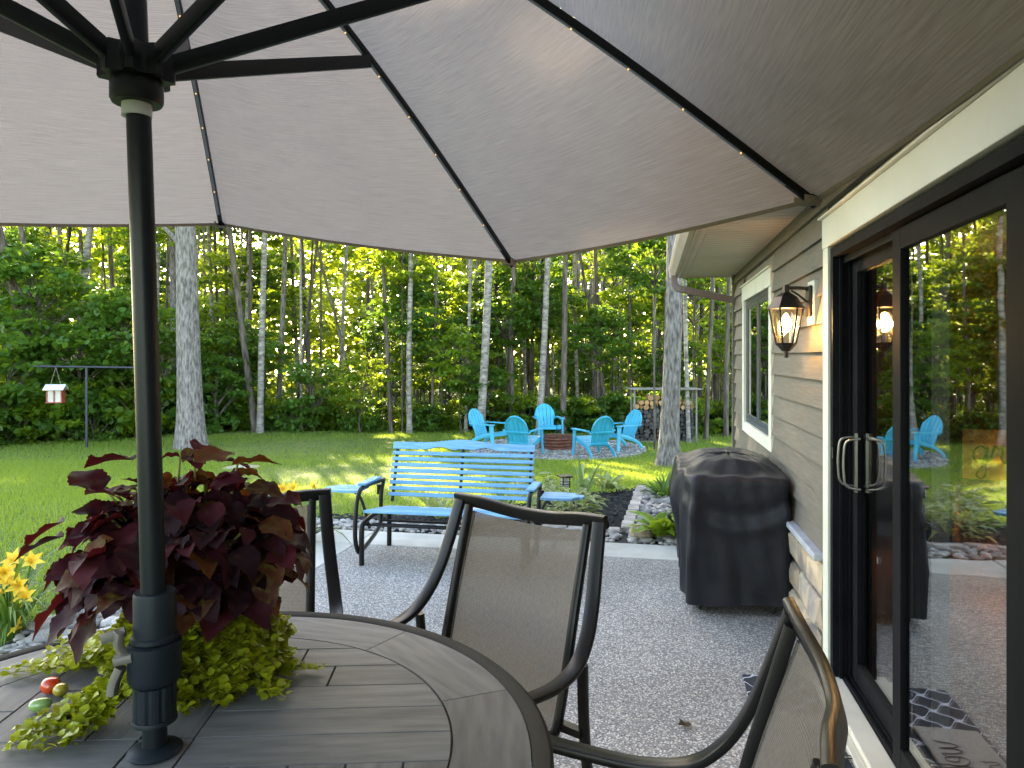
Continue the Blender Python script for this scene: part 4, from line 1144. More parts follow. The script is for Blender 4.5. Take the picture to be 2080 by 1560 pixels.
# ================================================================== ADIRONDACK CHAIRS   (front = -y)
def make_adirondack():
    t = empty('adirondack_chair'); mt = M['adirondack']
    tl = R(-24)
    # back: fan of slats with an arched top
    n = 5; Hh = .70
    for i in range(n):
        c = (i-(n-1)/2)
        x0b, x1b = c*.078-.034, c*.078+.034; x0t, x1t = c*.104-.047, c*.104+.047
        def top(x): return Hh-.20*(abs(x)/.26)**2.2
        vs = []; K = 6; cols = [(x0b+(x1b-x0b)*j/K, x0t+(x1t-x0t)*j/K) for j in range(K+1)]
        m = MB()
        for yy in (-.009, .009):
            for (xb, xt) in cols: vs.append((xb, yy, 0))
            for (xb, xt) in cols: xm = xb+(xt-xb)*.6; vs.append((xm, yy, Hh*.55))
            for (xb, xt) in cols: vs.append((xt*(.94 if abs(xt) > .2 else 1), yy, top(xt)))
        w_ = K+1; st = 3*w_; fs = []
        for r_ in range(2):
            for j in range(K): o = r_*w_+j; fs += [(o, o+1, o+w_+1, o+w_), (st+o, st+o+w_, st+o+w_+1, st+o+1)]
            fs += [(r_*w_, (r_+1)*w_, st+(r_+1)*w_, st+r_*w_), (r_*w_+K, st+r_*w_+K, st+(r_+1)*w_+K, (r_+1)*w_+K)]
        for j in range(K): fs += [(2*w_+j, 2*w_+j+1, st+2*w_+j+1, st+2*w_+j), (j, st+j, st+j+1, j+1)]
        m.add(vs, fs); m.build('back_slat', mt, t, loc=(0, .20, .235), rot=(tl, 0, 0))
    rim = [( -.255, .33), (-.25, .47), (-.19, .60), (-.1, .675), (0, .70), (.1, .675), (.19, .60), (.25, .47), (.255, .33)]
    MB().sweep(cat([(p[0]*.97, .016, p[1]-.02) for p in rim], 4), rrect(.010, .014, .004), side=(0, 1, 0)).build('back_rim', mt, t, True, loc=(0, .20, .235), rot=(tl, 0, 0))
    MB().box(-.255, .255, .010, .034, .30, .345, .006).build('back_brace', mt, t, loc=(0, .20, .235), rot=(tl, 0, 0))
    MB().box(-.20, .20, .010, .034, .035, .08, .006).build('lower_brace', mt, t, loc=(0, .20, .235), rot=(tl, 0, 0))
    for i in range(6):
        y = -.30+i*.092; z = .375-.026*i
        MB().box(-.245, .245, -.042, .042, -.009, .009, .004).build('seat_slat', mt, t, loc=(0, y, z), rot=(R(-15), 0, 0))
    for s in (-1, 1):
        x = .30*s
        m = MB(); m.prism([(x-.06, -.36), (x+.06, -.36), (x+.065, -.2), (x+.05, .1), (x+.03, .33), (x-.03, .33), (x-.055, -.1)], .545, .567, .005); m.build('arm', mt, t)
        MB().sweep(cat([(x, -.30, .545), (x, -.315, .38), (x, -.33, .2), (x+.02*s, -.355, 0)], 5), rrect(.014, .05, .006), side=(1, 0, 0), scale=[1.15-.3*k/15 for k in range(16)]).build('front_leg', mt, t, True)
        MB().sweep(cat([(x-.035*s, -.33, .35), (x-.035*s, -.05, .29), (x-.035*s, .2, .20), (x-.03*s, .36, .09), (x-.02*s, .42, 0)], 5), rrect(.013, .045, .006), side=(1, 0, 0), scale=[1.1-.4*k/20 for k in range(21)]).build('rear_leg', mt, t, True)
        MB().sweep([(x, .31, .545), (x-.045*s, .345, .50)], rrect(.012, .012)).build('arm_bracket', mt, t)
    MB().box(-.27, .27, -.35, -.33, .29, .37, .006).build('front_apron', mt, t)
    return t
ad0 = make_adirondack()
ADS = [(-.52, 16.35, 'turquoise adirondack chair left of the fire ring, seen from its side'),
       (.24, 15.05, 'turquoise adirondack chair with its back to the camera, left of the fire ring'),
       (.90, 17.95, 'turquoise adirondack chair facing the camera behind the fire ring'),
       (1.72, 15.0, 'turquoise adirondack chair with its back to the camera, right of the fire ring'),
       (2.45, 16.1, 'turquoise adirondack chair nearest the woodpile, turned sideways')]
for i, (x, y, lab) in enumerate(ADS):
    o = ad0 if i == 0 else copy_tree(ad0)
    d = Vector((PIT.x-x, PIT.y-y, 0)); d.normalize()
    o.location = (x, y, PIT.z+.01); o.rotation_euler = (0, 0, math.atan2(d.x, -d.y)+(-.65, .12, .1, -.1, .75)[i])
    tag(o, lab, 'chair', 'turquoise chairs around the fire ring')
# fire ring
fr_ = empty('fire_ring', (1.02, 16.3, PIT.z+.008), 0, 'rusty corrugated steel fire ring on the gravel circle', 'fire ring')
prof = []
for i in range(25): prof.append((.40+.016*math.sin(i*1.05), .005+.28*i/24))
prof += [(.375, .285), (.37, .01)]
MB().lathe(prof, 48, cap=False).build('ring_wall', M['rust'], fr_, True)
MB().lathe([(.0, .02), (.37, .03)], 32, cap=False).build('ash_bed', M['mulch'], fr_)
MB().tube([(-.02, -.34, .02), (-.02, -.36, .62)], .008, 6).build('poker', M['rib'], fr_)

# ================================================================== GRILL UNDER ITS COVER (local house frame: x=u, y=n)
gr = empty('covered_grill', H(1.40, .345, 0), HOUSE_ROT, 'barbecue grill under a wrinkled black cloth cover', 'grill')
NU = 160
def supers(t, a, b, p=5.0):
    c, s = math.cos(t), math.sin(t)
    r_ = (abs(c/a)**p+abs(s/b)**p)**(-1/p); return r_*c, r_*s
rows = []
zs = list(np.linspace(.055, .815, 30))
def gauss(d, w): return math.exp(-(d/w)**2)
for z in zs:
    row = []
    for k in range(NU):
        t = 2*math.pi*k/NU; q = (z-.055)/.76
        a, b = .570, .306
        x, y = supers(t, a, b, 16)
        x0_, y0_ = x, y
        # front (n+) bulges over lid handle and control panel, then hangs in
        if y > 0: y += (.060*gauss(q-.80, .26)*min(1, max(0, (.50-abs(x-.1))/.12))+.008)*min(1, y/.2)
        low = (1-q)
        rad = Vector((x, y)).normalized()
        fold = .007*math.sin(9*t+2.2*q)*low + .005*math.sin(21*t+1.3-1.5*q)*low**1.5
        fold += .0025*math.sin(33*t+7*q)+.002*math.sin(14*q+3*t)
        # gathers: ridge lines that run down from the shelf corners
        for tc, amp, wd, sl_ in ((2.72, .030, .045, .10), (2.62, -.026, .05, .16), (2.50, .034, .06, .24), (2.36, -.030, .06, .30), (2.15, .030, .08, .2), (3.62, .018, .05, -.12), (3.72, -.014, .05, -.18), (.50, .03, .06, -.2), (.62, -.03, .06, -.25), (1.2, .02, .10, .2), (1.5, -.022, .10, .2), (1.8, .02, .10, .15)):
            tt = tc+sl_*(q-.8); dt = (t-tt+math.pi) % (2*math.pi)-math.pi
            fold += amp*math.exp(-abs(dt/wd)**1.5)*min(1, .25+1.2*math.sin(math.pi*min(1, .1+.85*q)))
        # swag sagging between the two near shelf corners
        if x < -.4: fold += -.016*gauss(q-(.80+.9*(y/.29)**2*.16-.08), .07)+.010*gauss(q-(.70+.9*(y/.29)**2*.16-.08), .06)
        zz_ = z
        if z < .06: zz_ += .022*math.sin(2*t+.6)+.02*max(0, math.sin(t*3+1))
        row.append((x+rad.x*fold, y+rad.y*fold, zz_))
    rows.append(row)
nz_ = len(rows)-1
for i, q in enumerate((.992, .975, .945, .90, .84, .76, .66, .54, .42, .3, .16, .04)):
    row = []
    for k in range(NU):
        x0, y0, _ = rows[nz_][k]; t = 2*math.pi*k/NU
        x, y = x0*q, y0*q
        e = 1-q
        hz = .815+.026*min(1, e/.04)**.6
        lid = 1/(1+math.exp(-(.40-abs(x-.05))*30)); lidn = 1/(1+math.exp(-(.22-abs(y))*28))
        hz += .072*lid*lidn
        hz += .005*math.sin(7*t+9*e)*e*2+.004*math.sin(19*t-6*e)*(1-e)*min(1, e/.05) + .010*gauss(abs(x-.05)-.36, .02)*lidn
        row.append((x, y, hz))
    rows.append(row)
vs = [p for r_ in rows for p in r_]; fs = []
for i in range(len(rows)-1):
    for k in range(NU): k2 = (k+1) % NU; fs.append((i*NU+k, i*NU+k2, (i+1)*NU+k2, (i+1)*NU+k))
fs.append(tuple(range((len(rows)-1)*NU, len(rows)*NU)))
m = MB(); m.add(vs, fs); m.build('cover', M['cover'], gr, 'all')
for (x, y) in ((-.47, .23), (.47, .23), (-.47, -.2), (.47, -.2)):
    w_ = MB(); w_.lathe([(.01, -.012), (.038, -.012), (.042, -.006), (.042, .006), (.038, .012), (.01, .012)], 20)
    w_.build('caster', M['rubber'], gr, True, loc=(x, y, .043), rot=(R(90), 0, R(20)))
    MB().box(x-.015, x+.015, y-.025, y+.025, .086, .5).build('cart_leg', M['rubber'], gr)
MB().sweep(cat([(-.30, .365, .56), (-.31, .40, .555), (-.33, .405, .53), (-.34, .375, .50)], 4), rrect(.004, .012), side=(0, 0, 1)).build('strap', M['cover'], gr)

# ================================================================== BIRD FEEDER POST
bp_ = on_ground(176, 910)
fp = empty('feeder_post', bp_, 0, 'dark metal T-shaped feeder post at the wood edge', 'post')
PX = bp_.y/F
MB().tube([(0, 0, 0), (0, 0, 166*PX)], .028, 12).build('post', M['post_metal'], fp, True)
MB().tube([(-106*PX, 0, 166*PX), (112*PX, 0, 163*PX)], .024, 12).build('crossbar', M['post_metal'], fp, True)
fd_ = empty('bird_feeder', bp_+Vector((-61*PX, -.03, 92*PX)), R(12), 'small red hopper bird feeder with white roof hanging from the post', 'bird feeder')
w_ = 15*PX
m = MB(); m.box(-w_, w_, -w_*.7, w_*.7, 0, .02); m.box(-w_*.95, -w_*.8, -w_*.6, w_*.6, .02, 26*PX); m.box(w_*.8, w_*.95, -w_*.6, w_*.6, .02, 26*PX); m.box(-w_*.07, w_*.07, -w_*.62, -w_*.5, .02, 26*PX)
m.build('body', M['red_paint'], fd_)
MB().box(-w_*.8, w_*.8, -w_*.5, w_*.5, .021, 25*PX).build('seed_pane', M['seed_glass'], fd_)
m = MB(); r0 = 26*PX
m.add([(-w_*1.25, -w_, r0), (w_*1.25, -w_, r0), (w_*1.25, 0, r0+10*PX), (-w_*1.25, 0, r0+10*PX), (-w_*1.25, w_, r0), (w_*1.25, w_, r0), (-w_*1.25, -w_, r0+.015), (w_*1.25, -w_, r0+.015), (w_*1.25, 0, r0+10*PX+.015), (-w_*1.25, 0, r0+10*PX+.015), (-w_*1.25, w_, r0+.015), (w_*1.25, w_, r0+.015)],
      [(6, 7, 8, 9), (9, 8, 11, 10), (0, 3, 2, 1), (3, 4, 5, 2), (0, 1, 7, 6), (4, 10, 11, 5), (1, 2, 8, 7), (2, 5, 11, 8), (0, 6, 9, 3), (3, 9, 10, 4)])
m.build('roof', M['white_paint'], fd_)
m = MB(); top = Vector((0, 0, 72*PX))
m.tube([(-w_*.7, 0, r0+7*PX), top], .004, 5); m.tube([(w_*.7, 0, r0+7*PX), top], .004, 5); m.build('hanging_wire', M['steel'], fd_)

# ================================================================== WOODPILE
wp = on_ground(1348, 897); WPX = wp.y/F
rk = empty('firewood_rack', wp, 0, 'open firewood rack with flat metal roof beside the wood', 'firewood rack')
x0, x1 = (1283-1348)*WPX, (1412-1348)*WPX; topz = 110*WPX
for x in (x0+.02, x1-.02):
    for y in (-.2, .25): MB().tube([(x, y, 0), (x+(.02 if x < 0 else 0), y, topz-.05)], .022, 8).build('post', M['wood_grey'], rk)
MB().box(x0-.08, x1+.12, -.32, .45, topz-.045, topz-.02).build('roof', M['wood_grey'], rk)
MB().box(x0, x1, -.15, .25, .0, .04).build('base_rail', M['wood_grey'], rk)
logm = []
for s in range(6):
    rr = random.Random(s+40); n = 9
    m = MB()
    poly = [(1*(1+rr.uniform(-.22, .16))*math.cos(2*math.pi*k/n), 1*(1+rr.uniform(-.22, .16))*math.sin(2*math.pi*k/n)) for k in range(n)]
    vs = [(p[0], -.5, p[1]) for p in poly]+[(p[0]*.96, .5, p[1]*.96) for p in poly]
    m.add(vs, [tuple(range(n)), tuple(range(2*n-1, n-1, -1))]+[(k, n+k, n+(k+1) % n, (k+1) % n) for k in range(n)])
    logm.append(m)
lm_old = [m.mesh('firewood_log', M['log']) for m in logm]; lm_new = [m.mesh('firewood_log', M['log_new']) for m in logm]
z = .085; row = 0
while z < topz-.18:
    r_ = .047+.02*min(1, z/1.2); x = x0+.06+random.uniform(0, .08)
    hmax = topz-.20
    while x < x1-.07:
        arch = hmax+.06-.34*((x-(x0+x1)/2-.0)/((x1-x0)/2))**2*1.0
        rr_ = r_*random.uniform(.68, 1.3)
        if z < arch:
            new = z > arch-.30 and z > .62*topz
            o = link('firewood_log', random.choice(lm_new if new else lm_old), None, (wp.x+x, wp.y+.03+random.uniform(-.05, .05), wp.z+z+random.uniform(-.016, .016)), (0, random.uniform(0, 6.28), 0), (rr_, .36, rr_))
            tag(o, 'freshly split tan firewood log near the top of the woodpile' if new else 'weathered grey firewood log in the stacked woodpile', 'log', 'fresh logs on the woodpile' if new else 'grey logs in the woodpile')
        x += rr_*2.02
    z += r_*1.82; row += 1

# ================================================================== SMALL THINGS ON THE TABLE AND PATIO
def blob(name, mat, r_, p, sc_=(1, 1, 1), rot=(0, 0, 0), dimple=True):
    bm = bmesh.new(); bmesh.ops.create_uvsphere(bm, u_segments=24, v_segments=14, radius=1)
    for v in bm.verts:
        a = math.atan2(v.co.y, v.co.x); lob = 1+.025*math.cos(5*a)*(1-abs(v.co.z))
        v.co.x *= lob; v.co.y *= lob
        if v.co.z > .8 and dimple: v.co.z -= (v.co.z-.8)*.35
    me = bpy.data.meshes.new(name); bm.to_mesh(me); bm.free(); me.materials.append(M[mat])
    for f in me.polygons: f.use_smooth = True
    return link(name, me, None, p, rot, (r_*sc_[0], r_*sc_[1], r_*sc_[2]))
def on_table(px, py): return at(px, py, (CAM_H-TZ)*F/(py-725))
p = on_table(103, 1408); tag(blob('tomato', 'tomato', .0225, p+Vector((0, 0, .02)), (1, 1, .92)), 'ripe red tomato on the patio table', 'tomato')
p = on_table(123, 1414); tag(blob('tomato', 'tomato_y', .017, p+Vector((0, 0, .016)), (1, 1, .95)), 'small yellow-green tomato touching the red one', 'tomato')
p = on_table(76, 1446); tag(blob('tomato', 'tomato_g', .0165, p+Vector((.004, .004, .0155)), (1.5, .95, .95), (0, 0, R(28))), 'long green unripe tomato nearest the table edge', 'tomato')
for (px, py, lab) in ((1212, 1219, 'curled dry brown leaf on the patio near the grill'), (1390, 1477, 'dry leaf on the patio near the right-hand chair')):
    Y = CAM_H*F/(py-725); p = at(px, py, Y); p.z = .012
    m = MB(); vs = [(0, 0, .004)]; n = 14
    for k in range(n):
        a = 2*math.pi*k/n; r_ = .034*(1 if k % 2 else .5); vs.append((r_*math.cos(a), r_*.8*math.sin(a), .022*abs(math.sin(a*1.5))+.002))
    m.add(vs, [(0, 1+k, 1+(k+1) % n) for k in range(n)])
    tag(m.build('dry_leaf', M['dead_leaf'], None, loc=(p.x, p.y, .003), rot=(0, 0, random.uniform(0, 6))), lab, 'leaf')
p = on_ground(490, 952)
st = empty('tree_stump', p, .4, 'flat pale stump left in the mown lawn', 'stump')
me = rock_mesh('stump_top', M['boulder'], 77, 3); link('stump_top', me, st, (0, 0, .01), None, (.34, .22, .045))
me = rock_mesh('boulder', M['boulder_white'], 31, 3, .3)
tag(link('boulder', me, None, H(2.72, 2.42, .07), (0.1, .1, .6), (.16, .13, .13)), 'pale angular boulder in the mulch under the glider', 'boulder')
me = rock_mesh('boulder', M['boulder'], 12, 3, .2)
tag(link('boulder', me, None, H(2.60, .94, .055), (0, .1, .9), (.13, .095, .085)), 'tan rounded boulder at the corner of the paver edging', 'boulder')
me = rock_mesh('boulder', M['ledge'], 14, 3, .2)
tag(link('boulder', me, None, H(3.1, .50, .05), (0, .1, .3), (.09, .07, .07)), 'grey rounded boulder among the lime hosta leaves', 'boulder')
# solar path light
sp_ = H(4.3, 1.80, 0)
so = empty('solar_path_light', (sp_.x, sp_.y, -.02), .3, 'small black solar path light with caged glass in the bed', 'path light')
MB().box(-.075, .075, -.075, .075, .245, .265, .006).build('cap', M['rib'], so)
MB().lathe([(.05, .10), (.052, .12), (.052, .23), (.048, .2445)], 14).build('glass_drum', M['seed_glass'], so, True)
m = MB()
for k in range(4): a = R(45+90*k); m.tube([(.056*math.cos(a), .056*math.sin(a), .09), (.056*math.cos(a), .056*math.sin(a), .245)], .006, 6)
for z_ in (.135, .165, .195): m.lathe([(.053, z_), (.056, z_+.004), (.053, z_+.008)], 14, cap=False)
m.build('cage', M['rib'], so)
MB().lathe([(.008, 0), (.012, .09), (.05, .0995)], 10).build('stake', M['rib'], so)

# ================================================================== GARDEN PLANTS
def leaf_mesh(name, mat, L, W, bend, cup=.15, segs=6, shape='ovate', serr=0.0, fold=.15):
    """a leaf lying along +y from the origin, curving down"""
    vs = []; fs = []; NC = 2
    for i in range(segs+1):
        t = i/segs
        if shape == 'ovate': wv = math.sin(math.pi*min(1, t**.75))**.9*(1-.25*t)
        elif shape == 'round': wv = math.sin(math.pi*min(1, t**.9))**.6
        elif shape == 'strap': wv = (1-t**3)*min(1, .55+t*3)
        else: wv = math.sin(math.pi*t**.6)
        if serr: wv *= 1+serr*(1 if i % 2 else -1)
        wv = max(wv, .02)
        ang = bend*t
        y = L*(math.sin(ang)/ang if abs(bend) > 1e-3 and ang else 1)*t if False else 0
        vs.append((wv, t))
    P = []; pos = Vector((0, 0, 0)); st = L/segs
    for i in range(segs+1):
        P.append(pos.copy()); a = -bend*(i+.5)/segs+bend*.25
        pos += Vector((0, math.cos(a)*st, math.sin(a)*st))
    V = []
    for (wv, t), p in zip(vs, P):
        for c in (-1, -.5, 0, .5, 1):
            V.append((c*W*.5*wv, p.y, p.z+abs(c)*fold*W*wv*.5+cup*W*wv*.3*c*c*(1 if serr == 0 else math.sin(t*13))))
    for i in range(segs):
        for c in range(4): o = i*5+c; fs.append((o, o+1, o+6, o+5))
    m = MB(); m.add(V, fs); return m.mesh(name, mat, 'all')
def place_leaf(parent, me, p, az, pitch, s=1.0, roll=0.0, name='leaf'):
    return link(name, me, parent, p, Euler((pitch, roll, az), 'XYZ'), (s, s, s))
rd = random.Random(5)
# ---- coleus in its pot on the table
PC = Vector((-.835, 1.86, TZ))
cole = empty('coleus_plant', PC, 0, 'burgundy coleus plant bushing out of the table planter', 'plant')
MB().lathe([(.085, .004), (.10, .01), (.125, .15), (.132, .155), (.132, .17), (.12, .17), (.115, .13)], 28).build('pot', M['pot'], cole, True)
cm = [leaf_mesh('coleus_leaf', M['coleus'], .094, .086, b_, .22, 20, 'ovate', .045, f_) for b_, f_ in ((.5, .25), (.9, .15), (1.2, .35), (.2, .2), (1.5, .2))]
cr_ = [leaf_mesh('coleus_leaf', M['coleus_rust'], .088, .078, b_, .22, 20, 'ovate', .045, f_) for b_, f_ in ((.6, .2), (1.0, .3), (1.4, .2))]
stems = []
for i in range(62):
    az = rd.uniform(0, 6.28); out = rd.uniform(.03, .26)*(1 if i > 6 else .4); hz = .19+rd.uniform(.08, .38)*(1-.45*(out/.27)**2)
    tip = Vector((out*math.cos(az), out*math.sin(az)*.85, hz+.03)); rt = Vector((.05*math.cos(az), .05*math.sin(az), .15))
    mid = rt.lerp(tip, .5)+Vector((0, 0, .05))
    pth = cat([rt, mid, tip], 6)
    MB().tube(pth, .004, 6, scale=[1.2-.5*k/(len(pth)-1) for k in range(len(pth))]).build('stem', M['coleus_stem'], cole, True)
    npair = 4 if hz > .3 else 3
    for k in range(npair):
        q = pth[int((len(pth)-1)*(1-.2*k))]
        for s in (0, 1):
            a = az+k*math.pi/2+s*math.pi+rd.uniform(-.4, .4)
            sz = (.72 if k == 0 else 1.0)*rd.uniform(.75, 1.2)
            place_leaf(cole, rd.choice(cr_) if rd.random() < (.30 if math.cos(az) > -.3 else .10) else rd.choice(cm), q, a-math.pi/2, rd.uniform(-.75, .45)-.1*k, sz, rd.uniform(-.5, .5))
# lower skirt of drooping leaves
for i in range(120):
    az = rd.uniform(0, 6.28); r_ = rd.uniform(.12, .27)
    q = Vector((r_*math.cos(az), r_*math.sin(az)*.85, rd.uniform(.24, .38)))
    place_leaf(cole, rd.choice(cm) if rd.random() < .8 else rd.choice(cr_), q, az-math.pi/2+rd.uniform(-.6, .6), rd.uniform(-1.1, -.1), rd.uniform(.8, 1.25), rd.uniform(-.5, .5))
for i in range(190):
    z_ = rd.uniform(-.35, 1); az = rd.uniform(0, 6.28); q_ = math.sqrt(max(0, 1-z_*z_)); f_ = rd.uniform(.72, 1.0)
    q = Vector((.275*q_*math.cos(az)*f_, .235*q_*math.sin(az)*f_, .34+.185*z_*f_))
    place_leaf(cole, rd.choice(cr_) if rd.random() < .16 else rd.choice(cm), q, az-math.pi/2+rd.uniform(-.8, .8), rd.uniform(-.95, .15)+.3*z_, rd.uniform(.7, 1.1), rd.uniform(-.5, .5))
# a few long leaves poking out at the top and left as in the photo
for (px, py, az, pit, s) in ((270, 935, 170, -.05, 1.5), (200, 1000, 150, .5, 1.3), (130, 1060, 185, -.5, 1.3), (130, 1090, 190, -.35, 1.35), (150, 1200, 200, -.8, 1.5), (190, 1180, 230, -.9, 1.6), (170, 1120, 195, -.7, 1.35), (400, 940, 60, .25, 1.3), (470, 945, 20, .1, 1.4), (500, 990, -10, -.1, 1.2), (530, 1060, -20, -.3, 1.2), (540, 1120, -30, -.4, 1.2), (250, 1010, 160, .1, 1.4), (220, 1060, 170, -.3, 1.4), (200, 1240, 235, -1.0, 1.4)):
    q = at(px+30*math.cos(R(180+az))*0, py, 1.80)-PC
    place_leaf(cole, cm[0] if px < 380 else cr_[0], q, R(az-90), pit, s, rd.uniform(-.3, .3))
# ---- creeping jenny spilling from the pot
jen = empty('creeping_jenny', PC, 0, 'lime green creeping jenny trailing over the table from the planter', 'plant')
jm = [leaf_mesh('jenny_leaf', M['jenny_obj'], .022, .021, b_, .2, 3, 'round', 0, .15) for b_ in (.4, .9)]
strands = []
def strand(az, reach, drop, wob, endz=.012):
    r0 = .11; P = [Vector((r0*math.cos(az), r0*math.sin(az), .195+rd.uniform(-.01, .03)))]
    P.append(Vector(((r0+.05)*math.cos(az), (r0+.05)*math.sin(az), .185+rd.uniform(-.01, .02))))
    P.append(Vector(((r0+.05+reach*.25)*math.cos(az+wob*.4), (r0+.05+reach*.25)*math.sin(az+wob*.4), .08)))
    P.append(Vector(((r0+.05+reach*.55)*math.cos(az+wob*.7), (r0+.05+reach*.55)*math.sin(az+wob*.7), endz+.02)))
    P.append(Vector(((r0+.05+reach)*math.cos(az+wob), (r0+.05+reach)*math.sin(az+wob), endz)))
    return cat(P, 9)
for i in range(215):
    az = rd.uniform(-1.75, 1.3); strands.append(strand(az, rd.uniform(.0, .07)*(1.3 if az > -.9 else .9), 1, rd.uniform(-.2, .2), rd.uniform(.01, .10)))
for i in range(26): strands.append(strand(rd.uniform(2.55, 3.0), rd.uniform(.06, .40), 1, rd.uniform(-.05, .25)))
for i in range(18): strands.append(strand(rd.uniform(-2.2, -1.85), rd.uniform(.10, .27), 1, rd.uniform(-.15, .1)))
for i in range(6): strands.append(strand(rd.uniform(-.5, .4), rd.uniform(.10, .17), 1, rd.uniform(-.3, .3), .012))
leafP = []
sm = MB()
for P in strands:
    sm.tube(P[::3]+[P[-1]], .0014, 4)
    for i in range(2, len(P)):
        for s in (0, 1):
            d = (P[i]-P[i-1]); a = math.atan2(d.y, d.x)
            leafP.append((P[i]+Vector((rd.uniform(-.012, .012), rd.uniform(-.012, .012), rd.uniform(0, .014))), a+(1.4 if s else -1.4)+rd.uniform(-.6, .6), rd.uniform(-.5, .6), rd.uniform(.7, 1.25), rd.uniform(-.6, .6)))
sm.build('stems', M['coleus_stem'], jen)
camL = cam.location-PC
leafP.sort(key=lambda q: (q[0]-camL).length-.6*q[0].z)
sel = set(rd.sample(range(min(len(leafP), 1500)), 285))
jv = []; jf = []; off = 0
base_me = jm[0]; bv = np.array([v.co[:] for v in base_me.vertices], dtype=np.float32); bf = np.array([p.vertices[:] for p in base_me.polygons], dtype=np.int32)
for i, (q, az, pit, s, rl) in enumerate(leafP):
    if i in sel: place_leaf(jen, rd.choice(jm), q, az-math.pi/2, pit, s, rl); continue
    Mx = np.array((Matrix.Translation(q) @ Euler((pit, rl, az-math.pi/2)).to_matrix().to_4x4() @ Matrix.Scale(s, 4)), dtype=np.float32)
    jv.append(bv @ Mx[:3, :3].T+Mx[:3, 3]); jf.append(bf+off); off += len(bv)
o = link('foliage', np_mesh('foliage', np.concatenate(jv), np.concatenate(jf), M['jenny'], True), jen); o['kind'] = 'stuff'

# ---- bed plants
def clump(name, p, n, me_list, label, cat_, pit=(.3, 1.1), sc=(.8, 1.2), spread=.06, group=None, stemm=None):
    e = empty(name, p, rd.uniform(0, 6), label, cat_, group)
    for i in range(n):
        az = 2*math.pi*i/n*2.4+rd.uniform(-.3, .3); r_ = spread*rd.random()
        place_leaf(e, rd.choice(me_list), Vector((r_*math.cos(az), r_*math.sin(az), rd.uniform(.0, .05))), az-math.pi/2, rd.uniform(*pit), rd.uniform(*sc), rd.uniform(-.2, .2))
    return e
def petiole_leaf(L, W, stalk, mat, bend=1.0):
    m = leaf_mesh('leaf', mat, L, W, bend, .2, 8, 'ovate', 0, .2)
    return m
ho = [leaf_mesh('hosta_leaf', M['hosta'], .30, .15, b_, .15, 8, 'ovate', 0, .22) for b_ in (1.2, 1.7)]
clump('lime_hosta', H(2.66, .80, .0), 24, ho, 'lime green broad-leaved hosta beside the covered grill', 'plant', (.2, 1.2), (.75, 1.15), .10)
clump('lime_hosta', H(2.95, .50, .0), 14, ho, 'lime green hosta half hidden behind the grill cover', 'plant', (.3, 1.2), (.75, 1.1), .08)
fe = [leaf_mesh('fern_leaf', M['hosta_dark'], .20, .035, b_, .1, 6, 'ovate', .1, .15) for b_ in (.6, 1.1)]
clump('fine_leaf_plant', H(4.6, .70, .0), 80, fe, 'feathery green plant at the far corner of the stone bed', 'plant', (.2, 1.3), (.8, 1.5), .16)
ir = [leaf_mesh('iris_leaf', M['iris'], .52, .045, b_, .1, 9, 'strap', 0, .25) for b_ in (.35, 1.5, 2.0)]
clump('iris_plant', H(4.12, 1.58, .0), 13, ir, 'tall strap-leaved iris beside the path light', 'plant', (.9, 1.45), (.7, 1.15), .06)
vh = [leaf_mesh('variegated_leaf', M['hosta_edge'], .30, .075, b_, .15, 8, 'ovate', 0, .2) for b_ in (1.4, 1.9)]
clump('variegated_hosta', H(4.75, 1.36, .0), 28, vh, 'white-edged hosta clump at the far side of the mulch', 'plant', (.4, 1.25), (.8, 1.25), .10)
pe = [leaf_mesh('pointed_leaf', M['hosta_edge'], .13, .045, b_, .1, 6, 'ovate', 0, .2) for b_ in (.5, 1.0)]
def bushy(name, p, r_, h_, n, ml, label):
    e = empty(name, p, 0, label, 'plant')
    for i in range(n):
        az = rd.uniform(0, 6.28); q = math.sqrt(rd.random()); z_ = h_*rd.uniform(.25, 1)*(1-.4*q*q)
        place_leaf(e, rd.choice(ml), Vector((r_*q*math.cos(az), r_*q*math.sin(az), z_)), az-math.pi/2+rd.uniform(-.8, .8), rd.uniform(-.3, .6), rd.uniform(.8, 1.3), rd.uniform(-.4, .4))
    for i in range(7):
        az = i*.9; MB().tube([(0.02*math.cos(az), .02*math.sin(az), 0), (r_*.6*math.cos(az), r_*.6*math.sin(az), h_*.8)], .004, 5).build('stem', M['coleus_stem'], e)
    return e
bushy('leafy_perennial', H(3.2, 1.66, 0), .30, .32, 210, pe, 'pale green leafy perennial at the right tray of the glider')
bushy('leafy_perennial', H(4.2, 2.1, 0), .24, .28, 110, pe, 'light green leafy perennial behind the path light')
clump('strap_plant', H(2.95, 2.85, 0), 16, [leaf_mesh('strap_leaf', M['hosta_edge'], .26, .04, b_, .1, 7, 'strap', 0, .2) for b_ in (.9, 1.5)], 'striped strap-leaved plant under the left end of the glider', 'plant', (.5, 1.3), (.8, 1.2), .05)
clump('strap_plant', H(3.5, 2.35, 0), 22, ir, 'grassy iris clump directly behind the glider back', 'plant', (.7, 1.4), (.45, .8), .10)
clump('strap_plant', H(3.25, 3.0, 0), 14, vh, 'pale hosta behind the left arm of the glider', 'plant', (.5, 1.3), (.7, 1.0), .08)
